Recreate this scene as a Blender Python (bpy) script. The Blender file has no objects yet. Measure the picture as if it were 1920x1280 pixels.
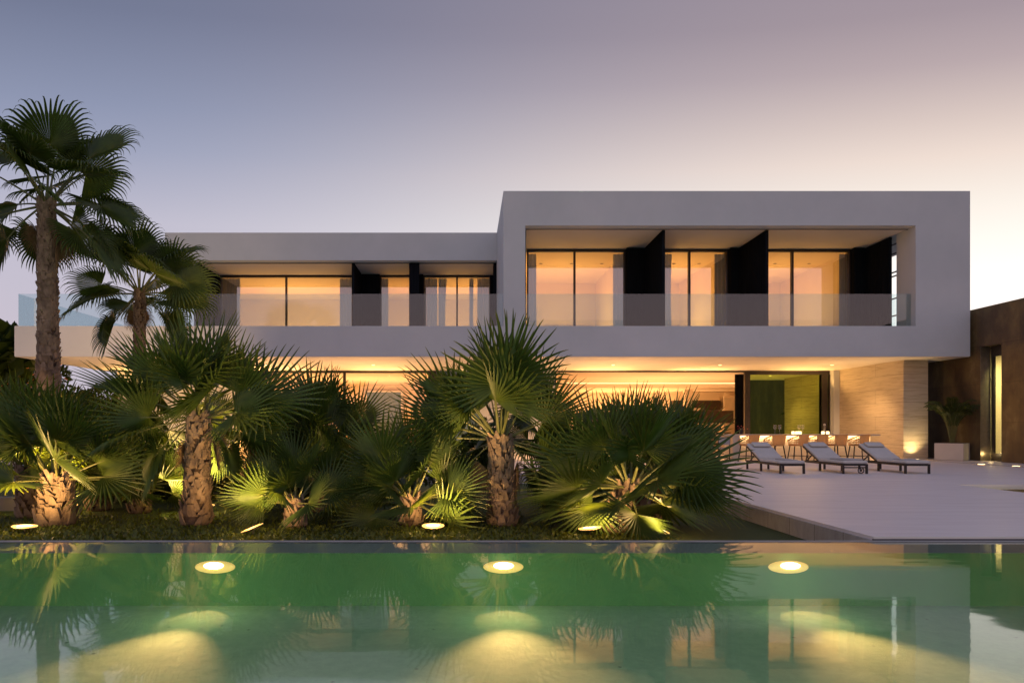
import bpy, math, random
from mathutils import Vector, Matrix, Euler
R = math.radians
sc = bpy.context.scene
COL = sc.collection
random.seed(7)

# ------------------------------------------------------------------ materials
def new_mat(name):
    m = bpy.data.materials.new(name); m.use_nodes = True
    nt = m.node_tree; b = nt.nodes['Principled BSDF']
    return m, nt, b
def N(nt, typ, **kw):
    n = nt.nodes.new(typ)
    for k, v in kw.items():
        if k in n.inputs: n.inputs[k].default_value = v
        else: setattr(n, k, v)
    return n
def ramp(nt, fac, stops):
    r = nt.nodes.new('ShaderNodeValToRGB')
    el = r.color_ramp.elements
    while len(el) < len(stops): el.new(0.5)
    for e, (p, c) in zip(el, stops):
        e.position = p; e.color = (*c, 1) if len(c) == 3 else c
    nt.links.new(fac, r.inputs[0]); return r.outputs[0]
def pos(nt, scale=(1,1,1), objc=False):
    if objc: o = nt.nodes.new('ShaderNodeTexCoord').outputs['Object']
    else: o = nt.nodes.new('ShaderNodeNewGeometry').outputs['Position']
    mp = nt.nodes.new('ShaderNodeMapping'); mp.inputs['Scale'].default_value = scale
    nt.links.new(o, mp.inputs[0]); return mp.outputs[0]
def noise(nt, vec, scale, detail=5, rough=.6):
    n = nt.nodes.new('ShaderNodeTexNoise'); n.inputs['Scale'].default_value = scale
    n.inputs['Detail'].default_value = detail; n.inputs['Roughness'].default_value = rough
    nt.links.new(vec, n.inputs['Vector']); return n.outputs['Fac']
def bump(nt, b, h, strength, dist=.02):
    n = nt.nodes.new('ShaderNodeBump'); n.inputs['Strength'].default_value = strength
    n.inputs['Distance'].default_value = dist
    nt.links.new(h, n.inputs['Height']); nt.links.new(n.outputs[0], b.inputs['Normal'])
def mixc(nt, fac, a, c, mode='MIX'):
    m = nt.nodes.new('ShaderNodeMix'); m.data_type = 'RGBA'; m.blend_type = mode
    for sock, v in ((m.inputs[0], fac), (m.inputs[6], a), (m.inputs[7], c)):
        if isinstance(v, (int, float)): sock.default_value = v
        elif isinstance(v, tuple): sock.default_value = (*v, 1)
        else: nt.links.new(v, sock)
    return m.outputs[2]
def noisy(name, c1, c2, scale=3, rough=.7, metal=0, stretch=(1,1,1), bmp=0, bscale=40, objc=False):
    m, nt, b = new_mat(name)
    v = pos(nt, stretch, objc)
    f = noise(nt, v, scale)
    nt.links.new(ramp(nt, f, [(.3, c1), (.7, c2)]), b.inputs['Base Color'])
    b.inputs['Roughness'].default_value = rough; b.inputs['Metallic'].default_value = metal
    if bmp: bump(nt, b, noise(nt, v, bscale), bmp)
    return m
def emis(name, c, s):
    m, nt, b = new_mat(name)
    b.inputs['Base Color'].default_value = (*c, 1)
    b.inputs['Emission Color'].default_value = (*c, 1); b.inputs['Emission Strength'].default_value = s
    return m
M = {}
M['render'] = noisy('white_render', (.54,.57,.57), (.60,.62,.62), .7, .85, bmp=.12, bscale=60)  # broad tone noise stands in for soft shadow variation on the facade
M['soffit'] = noisy('soffit_paint', (.66,.63,.58), (.7,.67,.62), 1, .8)
M['interior'] = noisy('interior_plaster', (.72,.6,.44), (.76,.64,.48), 1, .8)
M['frame'] = noisy('dark_bronze_frame', (.018,.014,.012), (.03,.022,.018), 9, .45)
M['shutter'] = noisy('dark_shutter_slats', (.005,.006,.008), (.016,.018,.022), 3, .6, stretch=(18,18,.3))
M['kitchen'] = noisy('dark_kitchen_panel', (.03,.018,.012), (.045,.028,.018), 5, .5)
M['wood'] = noisy('teak_dark', (.010,.007,.005), (.018,.012,.009), 6, .5, objc=True)

_b=M['shutter'].node_tree.nodes['Principled BSDF']; _b.inputs['Roughness'].default_value=1; _b.inputs['Specular IOR Level'].default_value=.02
def glass_mat(name, tint, base, rough=0.0, ior=1.5, edge=None):
    m = bpy.data.materials.new(name); m.use_nodes = True; nt = m.node_tree; nt.nodes.clear()
    out = N(nt, 'ShaderNodeOutputMaterial'); tr = N(nt, 'ShaderNodeBsdfTransparent', Color=(*tint, 1))
    gl = N(nt, 'ShaderNodeBsdfGlossy', Roughness=rough, Color=(1,1,1,1))
    lw = N(nt, 'ShaderNodeLayerWeight', Blend=.5); fr = N(nt, 'ShaderNodeMath', operation='POWER'); fr.inputs[1].default_value = 5; nt.links.new(lw.outputs['Facing'], fr.inputs[0])
    ad = N(nt, 'ShaderNodeMath', operation='ADD'); ad.use_clamp = True; ad.inputs[1].default_value = base+.04
    ad.name = 'Base'
    mx = N(nt, 'ShaderNodeMixShader')
    nt.links.new(fr.outputs[0], ad.inputs[0]); nt.links.new(ad.outputs[0], mx.inputs[0])
    nt.links.new(tr.outputs[0], mx.inputs[1]); nt.links.new(gl.outputs[0], mx.inputs[2])
    nt.links.new(mx.outputs[0], out.inputs[0])
    return m
M['pane'] = glass_mat('window_glass', (.9,.88,.82), .30)
M['pane_ground'] = glass_mat('ground_glass', (.9,.87,.8), .10)
M['rail_glass'] = glass_mat('railing_glass', (.82,.91,.93), .03)
M['clear'] = glass_mat('clear_glass', (.95,.95,.93), .08)
M['green_pane'] = glass_mat('green_tinted_glass', (.10,.14,.03), .0)
# green mirror-like coating: tint the reflection
g = [n for n in M['green_pane'].node_tree.nodes if n.type == 'BSDF_GLOSSY'][0]
g.inputs['Color'].default_value = (.55,.75,.20,1)
M['green_pane'].node_tree.nodes['Base'].inputs[1].default_value = .68
M['blue_pane'] = noisy('blue_dusk_pane', (.10,.17,.2), (.14,.2,.24), 1, .15)

# travertine wall with courses
def travertine():
    m, nt, b = new_mat('travertine')
    geo = nt.nodes.new('ShaderNodeNewGeometry')
    sx = N(nt, 'ShaderNodeSeparateXYZ'); nt.links.new(geo.outputs['Position'], sx.inputs[0])
    ad = N(nt, 'ShaderNodeMath', operation='ADD'); nt.links.new(sx.outputs[0], ad.inputs[0]); nt.links.new(sx.outputs[1], ad.inputs[1])
    cb = N(nt, 'ShaderNodeCombineXYZ'); nt.links.new(ad.outputs[0], cb.inputs[0]); nt.links.new(sx.outputs[2], cb.inputs[1])
    br = N(nt, 'ShaderNodeTexBrick'); nt.links.new(cb.outputs[0], br.inputs['Vector'])
    br.inputs['Scale'].default_value = 1; br.inputs['Brick Width'].default_value = 4.5; br.inputs['Row Height'].default_value = .535
    br.inputs['Mortar Size'].default_value = .011; br.inputs['Mortar Smooth'].default_value = .3
    br.inputs['Color1'].default_value = (.52,.43,.30,1); br.inputs['Color2'].default_value = (.45,.37,.26,1); br.inputs['Mortar'].default_value = (.12,.10,.07,1)
    v = pos(nt, (1.2,1.2,16)); f = noise(nt, v, 1.2, 8, .65)
    c = mixc(nt, .55, br.outputs['Color'], ramp(nt, f, [(.3,(.22,.18,.13)),(.5,(.5,.44,.35)),(.75,(.6,.55,.46))]), 'MIX')
    nt.links.new(c, b.inputs['Base Color']); b.inputs['Roughness'].default_value = .75
    v2 = pos(nt, (1,1,3.5)); f2 = noise(nt, v2, 14, 8, .75)
    bump(nt, b, f2, .9, .03)
    return m
M['stone'] = travertine()
def rust():
    m, nt, b = new_mat('rust_brown_cladding')
    geo = nt.nodes.new('ShaderNodeNewGeometry')
    sx = N(nt, 'ShaderNodeSeparateXYZ'); nt.links.new(geo.outputs['Position'], sx.inputs[0])
    ad = N(nt, 'ShaderNodeMath', operation='ADD'); nt.links.new(sx.outputs[0], ad.inputs[0]); nt.links.new(sx.outputs[1], ad.inputs[1])
    cb = N(nt, 'ShaderNodeCombineXYZ'); nt.links.new(ad.outputs[0], cb.inputs[0]); nt.links.new(sx.outputs[2], cb.inputs[1])
    br = N(nt, 'ShaderNodeTexBrick', offset=.5); nt.links.new(cb.outputs[0], br.inputs['Vector'])
    br.inputs['Scale'].default_value = 1; br.inputs['Brick Width'].default_value = 1.9; br.inputs['Row Height'].default_value = 1.36
    br.inputs['Mortar Size'].default_value = .006
    br.inputs['Color1'].default_value = (.9,.9,.9,1); br.inputs['Color2'].default_value = (.62,.62,.62,1); br.inputs['Mortar'].default_value = (.35,.35,.35,1)
    f = noise(nt, pos(nt, (1,1,.6)), .9, 9, .65)
    c = ramp(nt, f, [(.3,(.055,.036,.020)),(.45,(.11,.070,.034)),(.58,(.18,.125,.05)),(.70,(.34,.25,.11))])
    nt.links.new(mixc(nt, 1.0, c, br.outputs['Color'], 'MULTIPLY'), b.inputs['Base Color'])
    b.inputs['Roughness'].default_value = .5
    return m
M['rust'] = rust()
def terrace_mat():
    m, nt, b = new_mat('pale_terrace_stone')
    geo = nt.nodes.new('ShaderNodeNewGeometry')
    br = N(nt, 'ShaderNodeTexBrick'); nt.links.new(geo.outputs['Position'], br.inputs['Vector'])
    br.inputs['Scale'].default_value = 1; br.inputs['Brick Width'].default_value = 1.2; br.inputs['Row Height'].default_value = .6
    br.inputs['Mortar Size'].default_value = .003; br.inputs['Mortar Smooth'].default_value = .5
    br.inputs['Color1'].default_value = (.74,.68,.66,1); br.inputs['Color2'].default_value = (.68,.63,.61,1); br.inputs['Mortar'].default_value = (.60,.55,.53,1)
    f = noise(nt, pos(nt, (.5,3.2,1)), 1.4, 8, .62)
    c = mixc(nt, .6, br.outputs['Color'], ramp(nt, f, [(.3,(.66,.60,.58)),(.5,(.74,.68,.66)),(.7,(.80,.74,.72))]))
    nt.links.new(c, b.inputs['Base Color'])
    nt.links.new(ramp(nt, f, [(.3,(.5,.5,.5)),(.7,(.36,.36,.36))]), b.inputs['Roughness'])
    bump(nt, b, f, .12, .01)
    return m
M['terrace'] = terrace_mat()
M['concrete'] = noisy('concrete_edge', (.22,.2,.19), (.34,.31,.29), 1.6, .8, bmp=.3, bscale=20, stretch=(1,1,.6))
def panels():
    m, nt, b = new_mat('concrete_panels')
    geo = nt.nodes.new('ShaderNodeNewGeometry')
    sx = N(nt, 'ShaderNodeSeparateXYZ'); nt.links.new(geo.outputs['Position'], sx.inputs[0])
    ad = N(nt, 'ShaderNodeMath', operation='ADD'); nt.links.new(sx.outputs[0], ad.inputs[0]); nt.links.new(sx.outputs[1], ad.inputs[1])
    cb = N(nt, 'ShaderNodeCombineXYZ'); nt.links.new(ad.outputs[0], cb.inputs[0]); nt.links.new(sx.outputs[2], cb.inputs[1])
    br = N(nt, 'ShaderNodeTexBrick', offset=0.0); nt.links.new(cb.outputs[0], br.inputs['Vector'])
    br.inputs['Scale'].default_value = 1; br.inputs['Brick Width'].default_value = .62; br.inputs['Row Height'].default_value = 2.0
    br.inputs['Mortar Size'].default_value = .006
    br.inputs['Color1'].default_value = (1,1,1,1); br.inputs['Color2'].default_value = (.78,.78,.78,1); br.inputs['Mortar'].default_value = (.3,.3,.3,1)
    f = noise(nt, pos(nt, (1,1,.4)), 3.5, 8, .7)
    nt.links.new(mixc(nt, 1, ramp(nt, f, [(.3,(.34,.31,.28)),(.7,(.56,.53,.49))]), br.outputs['Color'], 'MULTIPLY'), b.inputs['Base Color'])
    b.inputs['Roughness'].default_value = .85; bump(nt, b, f, .4, .02)
    return m
M['concrete'] = panels()
M['coping_dark'] = noisy('dark_joint', (.03,.03,.03), (.05,.05,.05), 4, .6)  # paving joint colour, also paints the shaded gap at the terrace edge
def lawn_mat():
    m, nt, b = new_mat('lawn_ground')
    v = pos(nt); f = noise(nt, v, 2.2, 6, .7); f2 = noise(nt, v, 60, 4, .7)
    c = ramp(nt, f, [(.35,(.035,.055,.012)),(.6,(.055,.085,.02)),(.75,(.08,.10,.03))])
    nt.links.new(mixc(nt, .5, c, ramp(nt, f2, [(.3,(.02,.03,.007)),(.7,(.11,.15,.04))])), b.inputs['Base Color'])
    b.inputs['Roughness'].default_value = .95; bump(nt, b, f2, 1, .03)
    return m
M['lawn'] = lawn_mat()
def blades(name, c1, c2, tips=True):
    m = bpy.data.materials.new(name); m.use_nodes = True; nt = m.node_tree
    b = nt.nodes['Principled BSDF']
    oi = nt.nodes.new('ShaderNodeObjectInfo')
    col = ramp(nt, oi.outputs['Random'], [(0, c1), (1, c2)])
    uv = nt.nodes.new('ShaderNodeUVMap'); sp = N(nt, 'ShaderNodeSeparateXYZ'); nt.links.new(uv.outputs[0], sp.inputs[0])
    f = ramp(nt, sp.outputs[0], [(0,(1.5,1.35,.9)),(.3,(1,1,1)),(.85,(.9,.95,.9)),(.97,(1.7,1.2,.7))])
    v = pos(nt, (1,1,1), True); nz = noise(nt, v, 5)
    c = mixc(nt, 1, col, f, 'MULTIPLY')
    c = mixc(nt, 1, c, ramp(nt, nz, [(.3,(.65,.7,.65)),(.7,(1.25,1.2,1.1))]), 'MULTIPLY')
    nt.links.new(c, b.inputs['Base Color']); b.inputs['Roughness'].default_value = .42
    b.inputs['Specular IOR Level'].default_value = .35
    tl = N(nt, 'ShaderNodeBsdfTranslucent'); nt.links.new(mixc(nt, 1, c, (1.4,1.2,.5), 'MULTIPLY'), tl.inputs[0])
    mx = N(nt, 'ShaderNodeMixShader'); mx.inputs[0].default_value = .28
    out = nt.nodes['Material Output']
    nt.links.new(b.outputs[0], mx.inputs[1]); nt.links.new(tl.outputs[0], mx.inputs[2]); nt.links.new(mx.outputs[0], out.inputs[0])
    return m
M['blade'] = blades('palm_blade', (.050,.086,.018), (.088,.132,.032))
M['leaf_dark'] = blades('dark_leaf', (.018,.035,.010), (.03,.05,.014))
M['petiole'] = noisy('petiole', (.09,.11,.03), (.16,.16,.055), 8, .5, objc=True)
M['bark'] = noisy('palm_bark', (.12,.08,.055), (.38,.27,.18), 7, .9, bmp=.7, bscale=30, stretch=(1,1,.5))
M['fiber'] = noisy('palm_fibre', (.05,.03,.02), (.12,.075,.045), 12, .95, bmp=.8, bscale=50)
M['cushion'] = noisy('cushion_fabric', (.54,.51,.46), (.60,.57,.52), 5, .9, bmp=.3, bscale=250)
M['towel'] = noisy('towel_fabric', (.42,.40,.39), (.48,.46,.44), 5, .95, bmp=.6, bscale=120)
M['rattan'] = noisy('woven_rattan', (.55,.32,.12), (.80,.52,.22), 40, .6, bmp=.6, bscale=90, objc=True)
_m=M['rattan']; _n=_m.node_tree; _b=_n.nodes['Principled BSDF']; _t=N(_n,'ShaderNodeBsdfTranslucent',Color=(.85,.52,.22,1)); _x=N(_n,'ShaderNodeMixShader'); _x.inputs[0].default_value=.35
_n.links.new(_b.outputs[0],_x.inputs[1]); _n.links.new(_t.outputs[0],_x.inputs[2]); _n.links.new(_x.outputs[0],_n.nodes['Material Output'].inputs[0])
M['curtain'] = None
m, nt, b = new_mat('sheer_curtain')
b.inputs['Base Color'].default_value = (.48,.56,.62,1); b.inputs['Roughness'].default_value = .9
tl = N(nt, 'ShaderNodeBsdfTranslucent', Color=(.3,.28,.24,1)); mx = N(nt, 'ShaderNodeMixShader'); mx.inputs[0].default_value = .15
nt.links.new(b.outputs[0], mx.inputs[1]); nt.links.new(tl.outputs[0], mx.inputs[2]); nt.links.new(mx.outputs[0], nt.nodes['Material Output'].inputs[0])
M['curtain'] = m
M['lamp_hot'] = emis('lamp_hot', (1,.72,.36), 4)
M['lamp_warm'] = emis('lamp_warm', (1,.60,.24), 3)
M['pool_core'] = emis('pool_lamp_core', (1,.82,.45), 9)
M['pool_rim'] = emis('pool_lamp_rim', (1,.60,.20), .9)
M['led'] = emis('led_strip', (1,.68,.34), 2.0)
M['candle'] = emis('candle_glass', (1,.72,.34), 2.6)
M['shade'] = emis('shade_glow', (1,.75,.35), 2.4)
M['pool'] = noisy('pool_plaster', (.09,.21,.10), (.12,.26,.13), 1.1, .8, bmp=.25, bscale=12)
def pool_floor():
    m, nt, b = new_mat('pool_floor_plaster')
    v = pos(nt); f = noise(nt, v, 9, 8, .75); vo = N(nt, 'ShaderNodeTexVoronoi'); vo.inputs['Scale'].default_value = 3.1
    nt.links.new(v, vo.inputs['Vector'])
    c = ramp(nt, f, [(.3,(.44,.62,.44)),(.7,(.62,.78,.58))])
    d = ramp(nt, vo.outputs['Distance'], [(.02,(.35,.35,.35)),(.06,(1,1,1))])
    nt.links.new(mixc(nt, 1, c, d, 'MULTIPLY'), b.inputs['Base Color']); b.inputs['Roughness'].default_value = .8
    bump(nt, b, f, .5, .03)
    return m
M['pool_floor'] = pool_floor()
M['pool_ledge'] = noisy('pool_ledge', (.74,.70,.70), (.82,.78,.78), 1.5, .6)
M['pool_rimstone'] = noisy('pool_rim_stone', (.35,.35,.35), (.42,.42,.42), 3, .5)
def water():
    m = bpy.data.materials.new('pool_water'); m.use_nodes = True; nt = m.node_tree; nt.nodes.clear()
    out = N(nt, 'ShaderNodeOutputMaterial'); tr = N(nt, 'ShaderNodeBsdfTransparent', Color=(.84,.97,.86,1))
    gl = N(nt, 'ShaderNodeBsdfGlossy', Roughness=.035); gl.inputs['Color'].default_value = (1,1,1,1)
    fr = N(nt, 'ShaderNodeFresnel', IOR=1.68)
    mx = N(nt, 'ShaderNodeMixShader')
    v = pos(nt, (.5,2.0,1)); h = noise(nt, v, .8, 3, .5)
    bp = N(nt, 'ShaderNodeBump'); bp.inputs['Strength'].default_value = .045; bp.inputs['Distance'].default_value = .05
    nt.links.new(h, bp.inputs['Height']); nt.links.new(bp.outputs[0], gl.inputs['Normal'])
    nt.links.new(fr.outputs[0], mx.inputs[0]); nt.links.new(tr.outputs[0], mx.inputs[1]); nt.links.new(gl.outputs[0], mx.inputs[2])
    nt.links.new(mx.outputs[0], out.inputs[0]); return m
M['water'] = water()
M['planter'] = noisy('planter_white', (.5,.46,.4), (.56,.52,.46), 2, .7)
M['metal'] = noisy('brushed_steel', (.25,.22,.16), (.35,.3,.22), 8, .35, .8)
M['counter'] = noisy('pale_counter_stone', (.6,.52,.4), (.66,.58,.46), 3, .4)
M['red'] = noisy('red_berries', (.4,.02,.02), (.6,.06,.04), 10, .4)
M['lilac'] = noisy('pale_wall_stone', (.42,.38,.38), (.5,.46,.45), 2, .8, bmp=.2)
M['flower'] = noisy('orange_blossom', (.6,.2,.05), (.7,.3,.1), 4, .7)  # orange leaf colour imitates warm light on the background foliage

# ------------------------------------------------------------------ mesh helper
class MB:
    def __init__(s): s.v=[]; s.f=[]; s.m=[]; s.uv=None
    def add(s, vs, fs, mi=0):
        o=len(s.v); s.v += [tuple(p) for p in vs]; s.f += [tuple(i+o for i in f) for f in fs]; s.m += [mi]*len(fs); return s
    def box(s, x0,x1,y0,y1,z0,z1, mi=0):
        return s.add([(x0,y0,z0),(x1,y0,z0),(x1,y1,z0),(x0,y1,z0),(x0,y0,z1),(x1,y0,z1),(x1,y1,z1),(x0,y1,z1)],
          [(0,3,2,1),(4,5,6,7),(0,1,5,4),(1,2,6,5),(2,3,7,6),(3,0,4,7)], mi)
    def bar(s, a, b, w, h=None, mi=0, up=(0,0,1)):
        a=Vector(a); b=Vector(b); h=h or w; d=(b-a).normalized(); u=Vector(up)
        if abs(d.dot(u))>.95: u=Vector((0,1,0))
        sd=d.cross(u).normalized()*w/2; u2=sd.cross(d).normalized()*h/2
        vs=[a-sd-u2,a+sd-u2,a+sd+u2,a-sd+u2,b-sd-u2,b+sd-u2,b+sd+u2,b-sd+u2]
        return s.add(vs,[(0,1,2,3),(7,6,5,4),(0,4,5,1),(1,5,6,2),(2,6,7,3),(3,7,4,0)],mi)
    def tube(s, pts, rads, n=8, mi=0, cap=True):
        pts=[Vector(p) for p in pts]; rings=[]
        for i,p in enumerate(pts):
            d=(pts[min(i+1,len(pts)-1)]-pts[max(i-1,0)]).normalized()
            u=Vector((0,0,1)) if abs(d.z)<.9 else Vector((0,1,0))
            sd=d.cross(u).normalized(); up=sd.cross(d)
            rings.append([p+(sd*math.cos(2*math.pi*k/n)+up*math.sin(2*math.pi*k/n))*rads[i] for k in range(n)])
        vs=[q for r in rings for q in r]; fs=[]
        for i in range(len(pts)-1):
            for k in range(n):
                a=i*n+k; b=i*n+(k+1)%n; fs.append((a,a+n,b+n,b))
        if cap: fs.append(tuple(range(n))); fs.append(tuple(reversed(range((len(pts)-1)*n,len(pts)*n))))
        return s.add(vs,fs,mi)
    def lathe(s, prof, c=(0,0,0), n=20, mi=0):
        c=Vector(c); vs=[]; fs=[]
        for r,z in prof:
            for k in range(n):
                a=2*math.pi*k/n; vs.append(c+Vector((r*math.cos(a),r*math.sin(a),z)))
        for i in range(len(prof)-1):
            for k in range(n):
                a=i*n+k; b=i*n+(k+1)%n; fs.append((a,b,b+n,a+n))
        return s.add(vs,fs,mi)
    def prism(s, poly, z0, z1, mi=0):
        n=len(poly); vs=[(x,y,z0) for x,y in poly]+[(x,y,z1) for x,y in poly]
        fs=[tuple(reversed(range(n))),tuple(range(n,2*n))]+[(i,(i+1)%n,n+(i+1)%n,n+i) for i in range(n)]
        return s.add(vs,fs,mi)
    def mesh(s, name, mats, smooth=False, off=(0,0,0)):
        me=bpy.data.meshes.new(name)
        vs=[(x-off[0],y-off[1],z-off[2]) for x,y,z in s.v] if any(off) else s.v
        me.from_pydata(vs,[],s.f)
        for m in (mats if isinstance(mats,(list,tuple)) else [mats]): me.materials.append(m)
        me.polygons.foreach_set('material_index', s.m)
        if s.uv:
            uvl=me.uv_layers.new(name='UVMap'); dat=[]
            for f in s.f:
                for i in f: dat += [s.uv.get(i,0.0),0.0]
            uvl.data.foreach_set('uv',dat)
        if smooth: me.polygons.foreach_set('use_smooth',[True]*len(me.polygons))
        me.update(); return me

def tag(o,label=None,cat=None,group=None,kind=None):
    if label: o['label']=label
    if cat: o['category']=cat
    if group: o['group']=group
    if kind: o['kind']=kind
    return o
def thing(name,label,cat,loc=(0,0,0),rot=(0,0,0),group=None):
    o=bpy.data.objects.new(name,None); COL.objects.link(o); o.location=loc; o.rotation_euler=rot
    o.empty_display_size=.2
    return tag(o,label,cat,group)
def root_of(o):
    while o.parent: o=o.parent
    return o
def part(name, mb, mat, parent=None, world=False, smooth=False, label=None):
    """world=True: mesh given in world coordinates (root thing must be unrotated)"""
    off=tuple(root_of(parent).location) if (world and parent) else (0,0,0)
    me=mb.mesh(name,mat,smooth,off) if isinstance(mb,MB) else mb
    o=bpy.data.objects.new(name,me); COL.objects.link(o)
    if parent: o.parent=parent
    if label: o['label']=label
    return o
def struct(name,mb,mat,label=None):
    o=part(name,mb,mat); o['kind']='structure'
    if label: o['label']=label
    return o
def light(name,typ,parent,loc,energy,color,**kw):
    d=bpy.data.lights.new(name,typ); d.energy=energy; d.color=color
    aim=kw.pop('aim',None); world=kw.pop('world',False)
    for k,v in kw.items(): setattr(d,k,v)
    o=bpy.data.objects.new(name,d); COL.objects.link(o)
    loc=Vector(loc)
    if aim is not None:
        o.rotation_euler=(Vector(aim)-loc).to_track_quat('-Z','Y').to_euler()
    if parent:
        o.parent=parent
        if world: loc=loc-Vector(root_of(parent).location)
    o.location=loc
    return o
def copy_tree(o,parent=None):
    c=o.copy(); COL.objects.link(c); c.parent=parent
    for ch in list(o.children): copy_tree(ch,c)
    return c
WARM=(1,.62,.28); GOLD=(1,.70,.30)

# ------------------------------------------------------------------ camera
FPX=1227.0; VX,VY=873.0,803.0; CH=1.15
cam=bpy.data.cameras.new('camera'); co=bpy.data.objects.new('camera',cam); COL.objects.link(co)
co.location=(0,0,CH); co.rotation_euler=(R(90),0,0)
cam.sensor_width=36; cam.lens=FPX/1920*36; cam.shift_x=(960-VX)/1920; cam.shift_y=(VY-640)/1920
cam.clip_end=2000; cam.clip_start=.05; sc.camera=co
def X(px,D): return (px-VX)*D/FPX
def Z(py,D): return CH+(VY-py)*D/FPX

# ------------------------------------------------------------------ world
w=bpy.data.worlds.new('World'); sc.world=w; w.use_nodes=True; nt=w.node_tree
bg=nt.nodes['Background']; bg.inputs[1].default_value=1.0
tc=nt.nodes.new('ShaderNodeTexCoord'); sp=N(nt,'ShaderNodeSeparateXYZ'); nt.links.new(tc.outputs['Generated'],sp.inputs[0])
def lin(r,g_,b_): return tuple(((c/255)/12.92 if c<=10 else ((c/255+.055)/1.055)**2.4) for c in (r,g_,b_))
z=sp.outputs[2]
def mth(op,a_,b_=None):
    n=nt.nodes.new('ShaderNodeMath'); n.operation=op
    for k,v in enumerate((a_,b_)):
        if v is None: continue
        if isinstance(v,(int,float)): n.inputs[k].default_value=v
        else: nt.links.new(v,n.inputs[k])
    return n.outputs[0]
# elevation measured against a slightly flattened horizon circle
hx=mth('MULTIPLY',mth('POWER',mth('ABSOLUTE',sp.outputs[0]),2),.3); hy=mth('POWER',mth('ABSOLUTE',sp.outputs[1]),2)
ee=mth('DIVIDE',z,mth('MAXIMUM',mth('SQRT',mth('ADD',hx,hy)),.02))
se=mth('DIVIDE',ee,mth('SQRT',mth('ADD',mth('MULTIPLY',ee,ee),1.0)))
L=ramp(nt,se,[(0,lin(196,187,200)),(.15,lin(200,192,206)),(.29,lin(193,190,207)),(.38,lin(158,164,189)),(.43,lin(142,150,177)),(.525,lin(116,123,149)),(.64,lin(106,112,138)),(.95,lin(150,152,180))])
Rr=ramp(nt,se,[(0,(1.3,1.15,1.05)),(.2,(1.2,1.12,1.05)),(.30,lin(252,243,233)),(.36,lin(240,222,211)),(.40,lin(220,202,195)),(.46,lin(186,169,172)),(.51,lin(165,150,158)),(.64,lin(146,137,153)),(.95,lin(160,154,176))])
B=ramp(nt,z,[(0,lin(208,176,172)),(.12,lin(214,180,178)),(.25,lin(200,178,188)),(.4,lin(178,170,192)),(.65,lin(160,160,188)),(1,lin(150,152,180))])
def azf(dirx,diry,lo,hi,ip='SMOOTHSTEP'):
    vn=N(nt,'ShaderNodeVectorMath',operation='MULTIPLY'); nt.links.new(tc.outputs['Generated'],vn.inputs[0]); vn.inputs[1].default_value=(1,1,0)
    nn=N(nt,'ShaderNodeVectorMath',operation='NORMALIZE'); nt.links.new(vn.outputs[0],nn.inputs[0])
    dt=N(nt,'ShaderNodeVectorMath',operation='DOT_PRODUCT'); nt.links.new(nn.outputs[0],dt.inputs[0]); dt.inputs[1].default_value=(dirx,diry,0)
    mr=N(nt,'ShaderNodeMapRange',interpolation_type=ip); nt.links.new(dt.outputs['Value'],mr.inputs[0]); mr.inputs[1].default_value=lo; mr.inputs[2].default_value=hi
    return mr.outputs[0]
gx,gy=math.sin(R(42)),math.cos(R(42))
# glow direction: x+ side ahead
wz=azf(gx,gy,.27,1.0,'LINEAR')
front=mixc(nt,mth('MULTIPLY',wz,wz),L,Rr)
allc=mixc(nt,azf(0,-1,-.15,.55),front,B)
sky=N(nt,'ShaderNodeTexSky',sky_type='NISHITA'); sky.sun_disc=False; sky.sun_elevation=R(2); sky.sun_rotation=R(50)
skc=mixc(nt,1,sky.outputs[0],(.04,.04,.04),'MULTIPLY')
fin=mixc(nt,1,allc,skc,'ADD')
nt.links.new(mixc(nt,.08,allc,fin),bg.inputs[0])
sd=bpy.data.lights.new('sun','SUN'); sd.energy=.18; sd.angle=R(12); sd.color=(1,.72,.55)
so=bpy.data.objects.new('sun',sd); COL.objects.link(so)
dv=Vector((math.sin(R(50)),math.cos(R(50)),math.tan(R(4)))); so.rotation_euler=dv.to_track_quat('Z','Y').to_euler()
sc.view_settings.view_transform='Standard'; sc.view_settings.look='None'; sc.view_settings.exposure=0
try:
    sc.cycles.max_bounces=8; sc.cycles.transparent_max_bounces=16; sc.cycles.caustics_reflective=False; sc.cycles.caustics_refractive=False
    sc.cycles.sample_clamp_indirect=4
except Exception: pass

# ------------------------------------------------------------------ ground, terrace, pool
GZ=-.26; WZ=-.04
PX0,PX1,PY0,PY1=-11.0,12.0,1.6,6.92
g=MB()
B0=500
g.add([(-B0,-B0,GZ),(B0,-B0,GZ),(B0,B0,GZ),(-B0,B0,GZ),(PX0,PY0,GZ),(PX1,PY0,GZ),(PX1,PY1,GZ),(PX0,PY1,GZ)],
      [(0,1,5,4),(1,2,6,5),(2,3,7,6),(3,0,4,7)])
struct('ground',g,M['lawn'])
TX=4.34
t=MB()
SX0,SX1,SY0,SY1=10.06,15.0,9.0,13.45
TY=6.96
t.prism([(TX,TY),(SX1+25,TY),(SX1+25,SY0),(TX,SY0)],-.30,0)
t.prism([(TX,SY0),(SX0,SY0),(SX0,SY1),(TX,SY1)],-.30,0)
t.prism([(SX1,SY0),(SX1+25,SY0),(SX1+25,SY1),(SX1,SY1)],-.30,0)
t.prism([(TX,SY1),(SX1+25,SY1),(SX1+25,60),(TX,60)],-.30,0)
t.prism([(-26,16.8),(TX,16.8),(TX,60),(-26,60)],-.30,0)
struct('terrace',t,M['terrace'])
e=MB(); e.box(TX-.03,TX-.002,TY-.02,16.77,GZ-.05,-.035); e.box(-26,TX-.03,16.77,16.798,GZ-.05,-.035)
struct('terrace_edge',e,M['concrete'])
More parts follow.
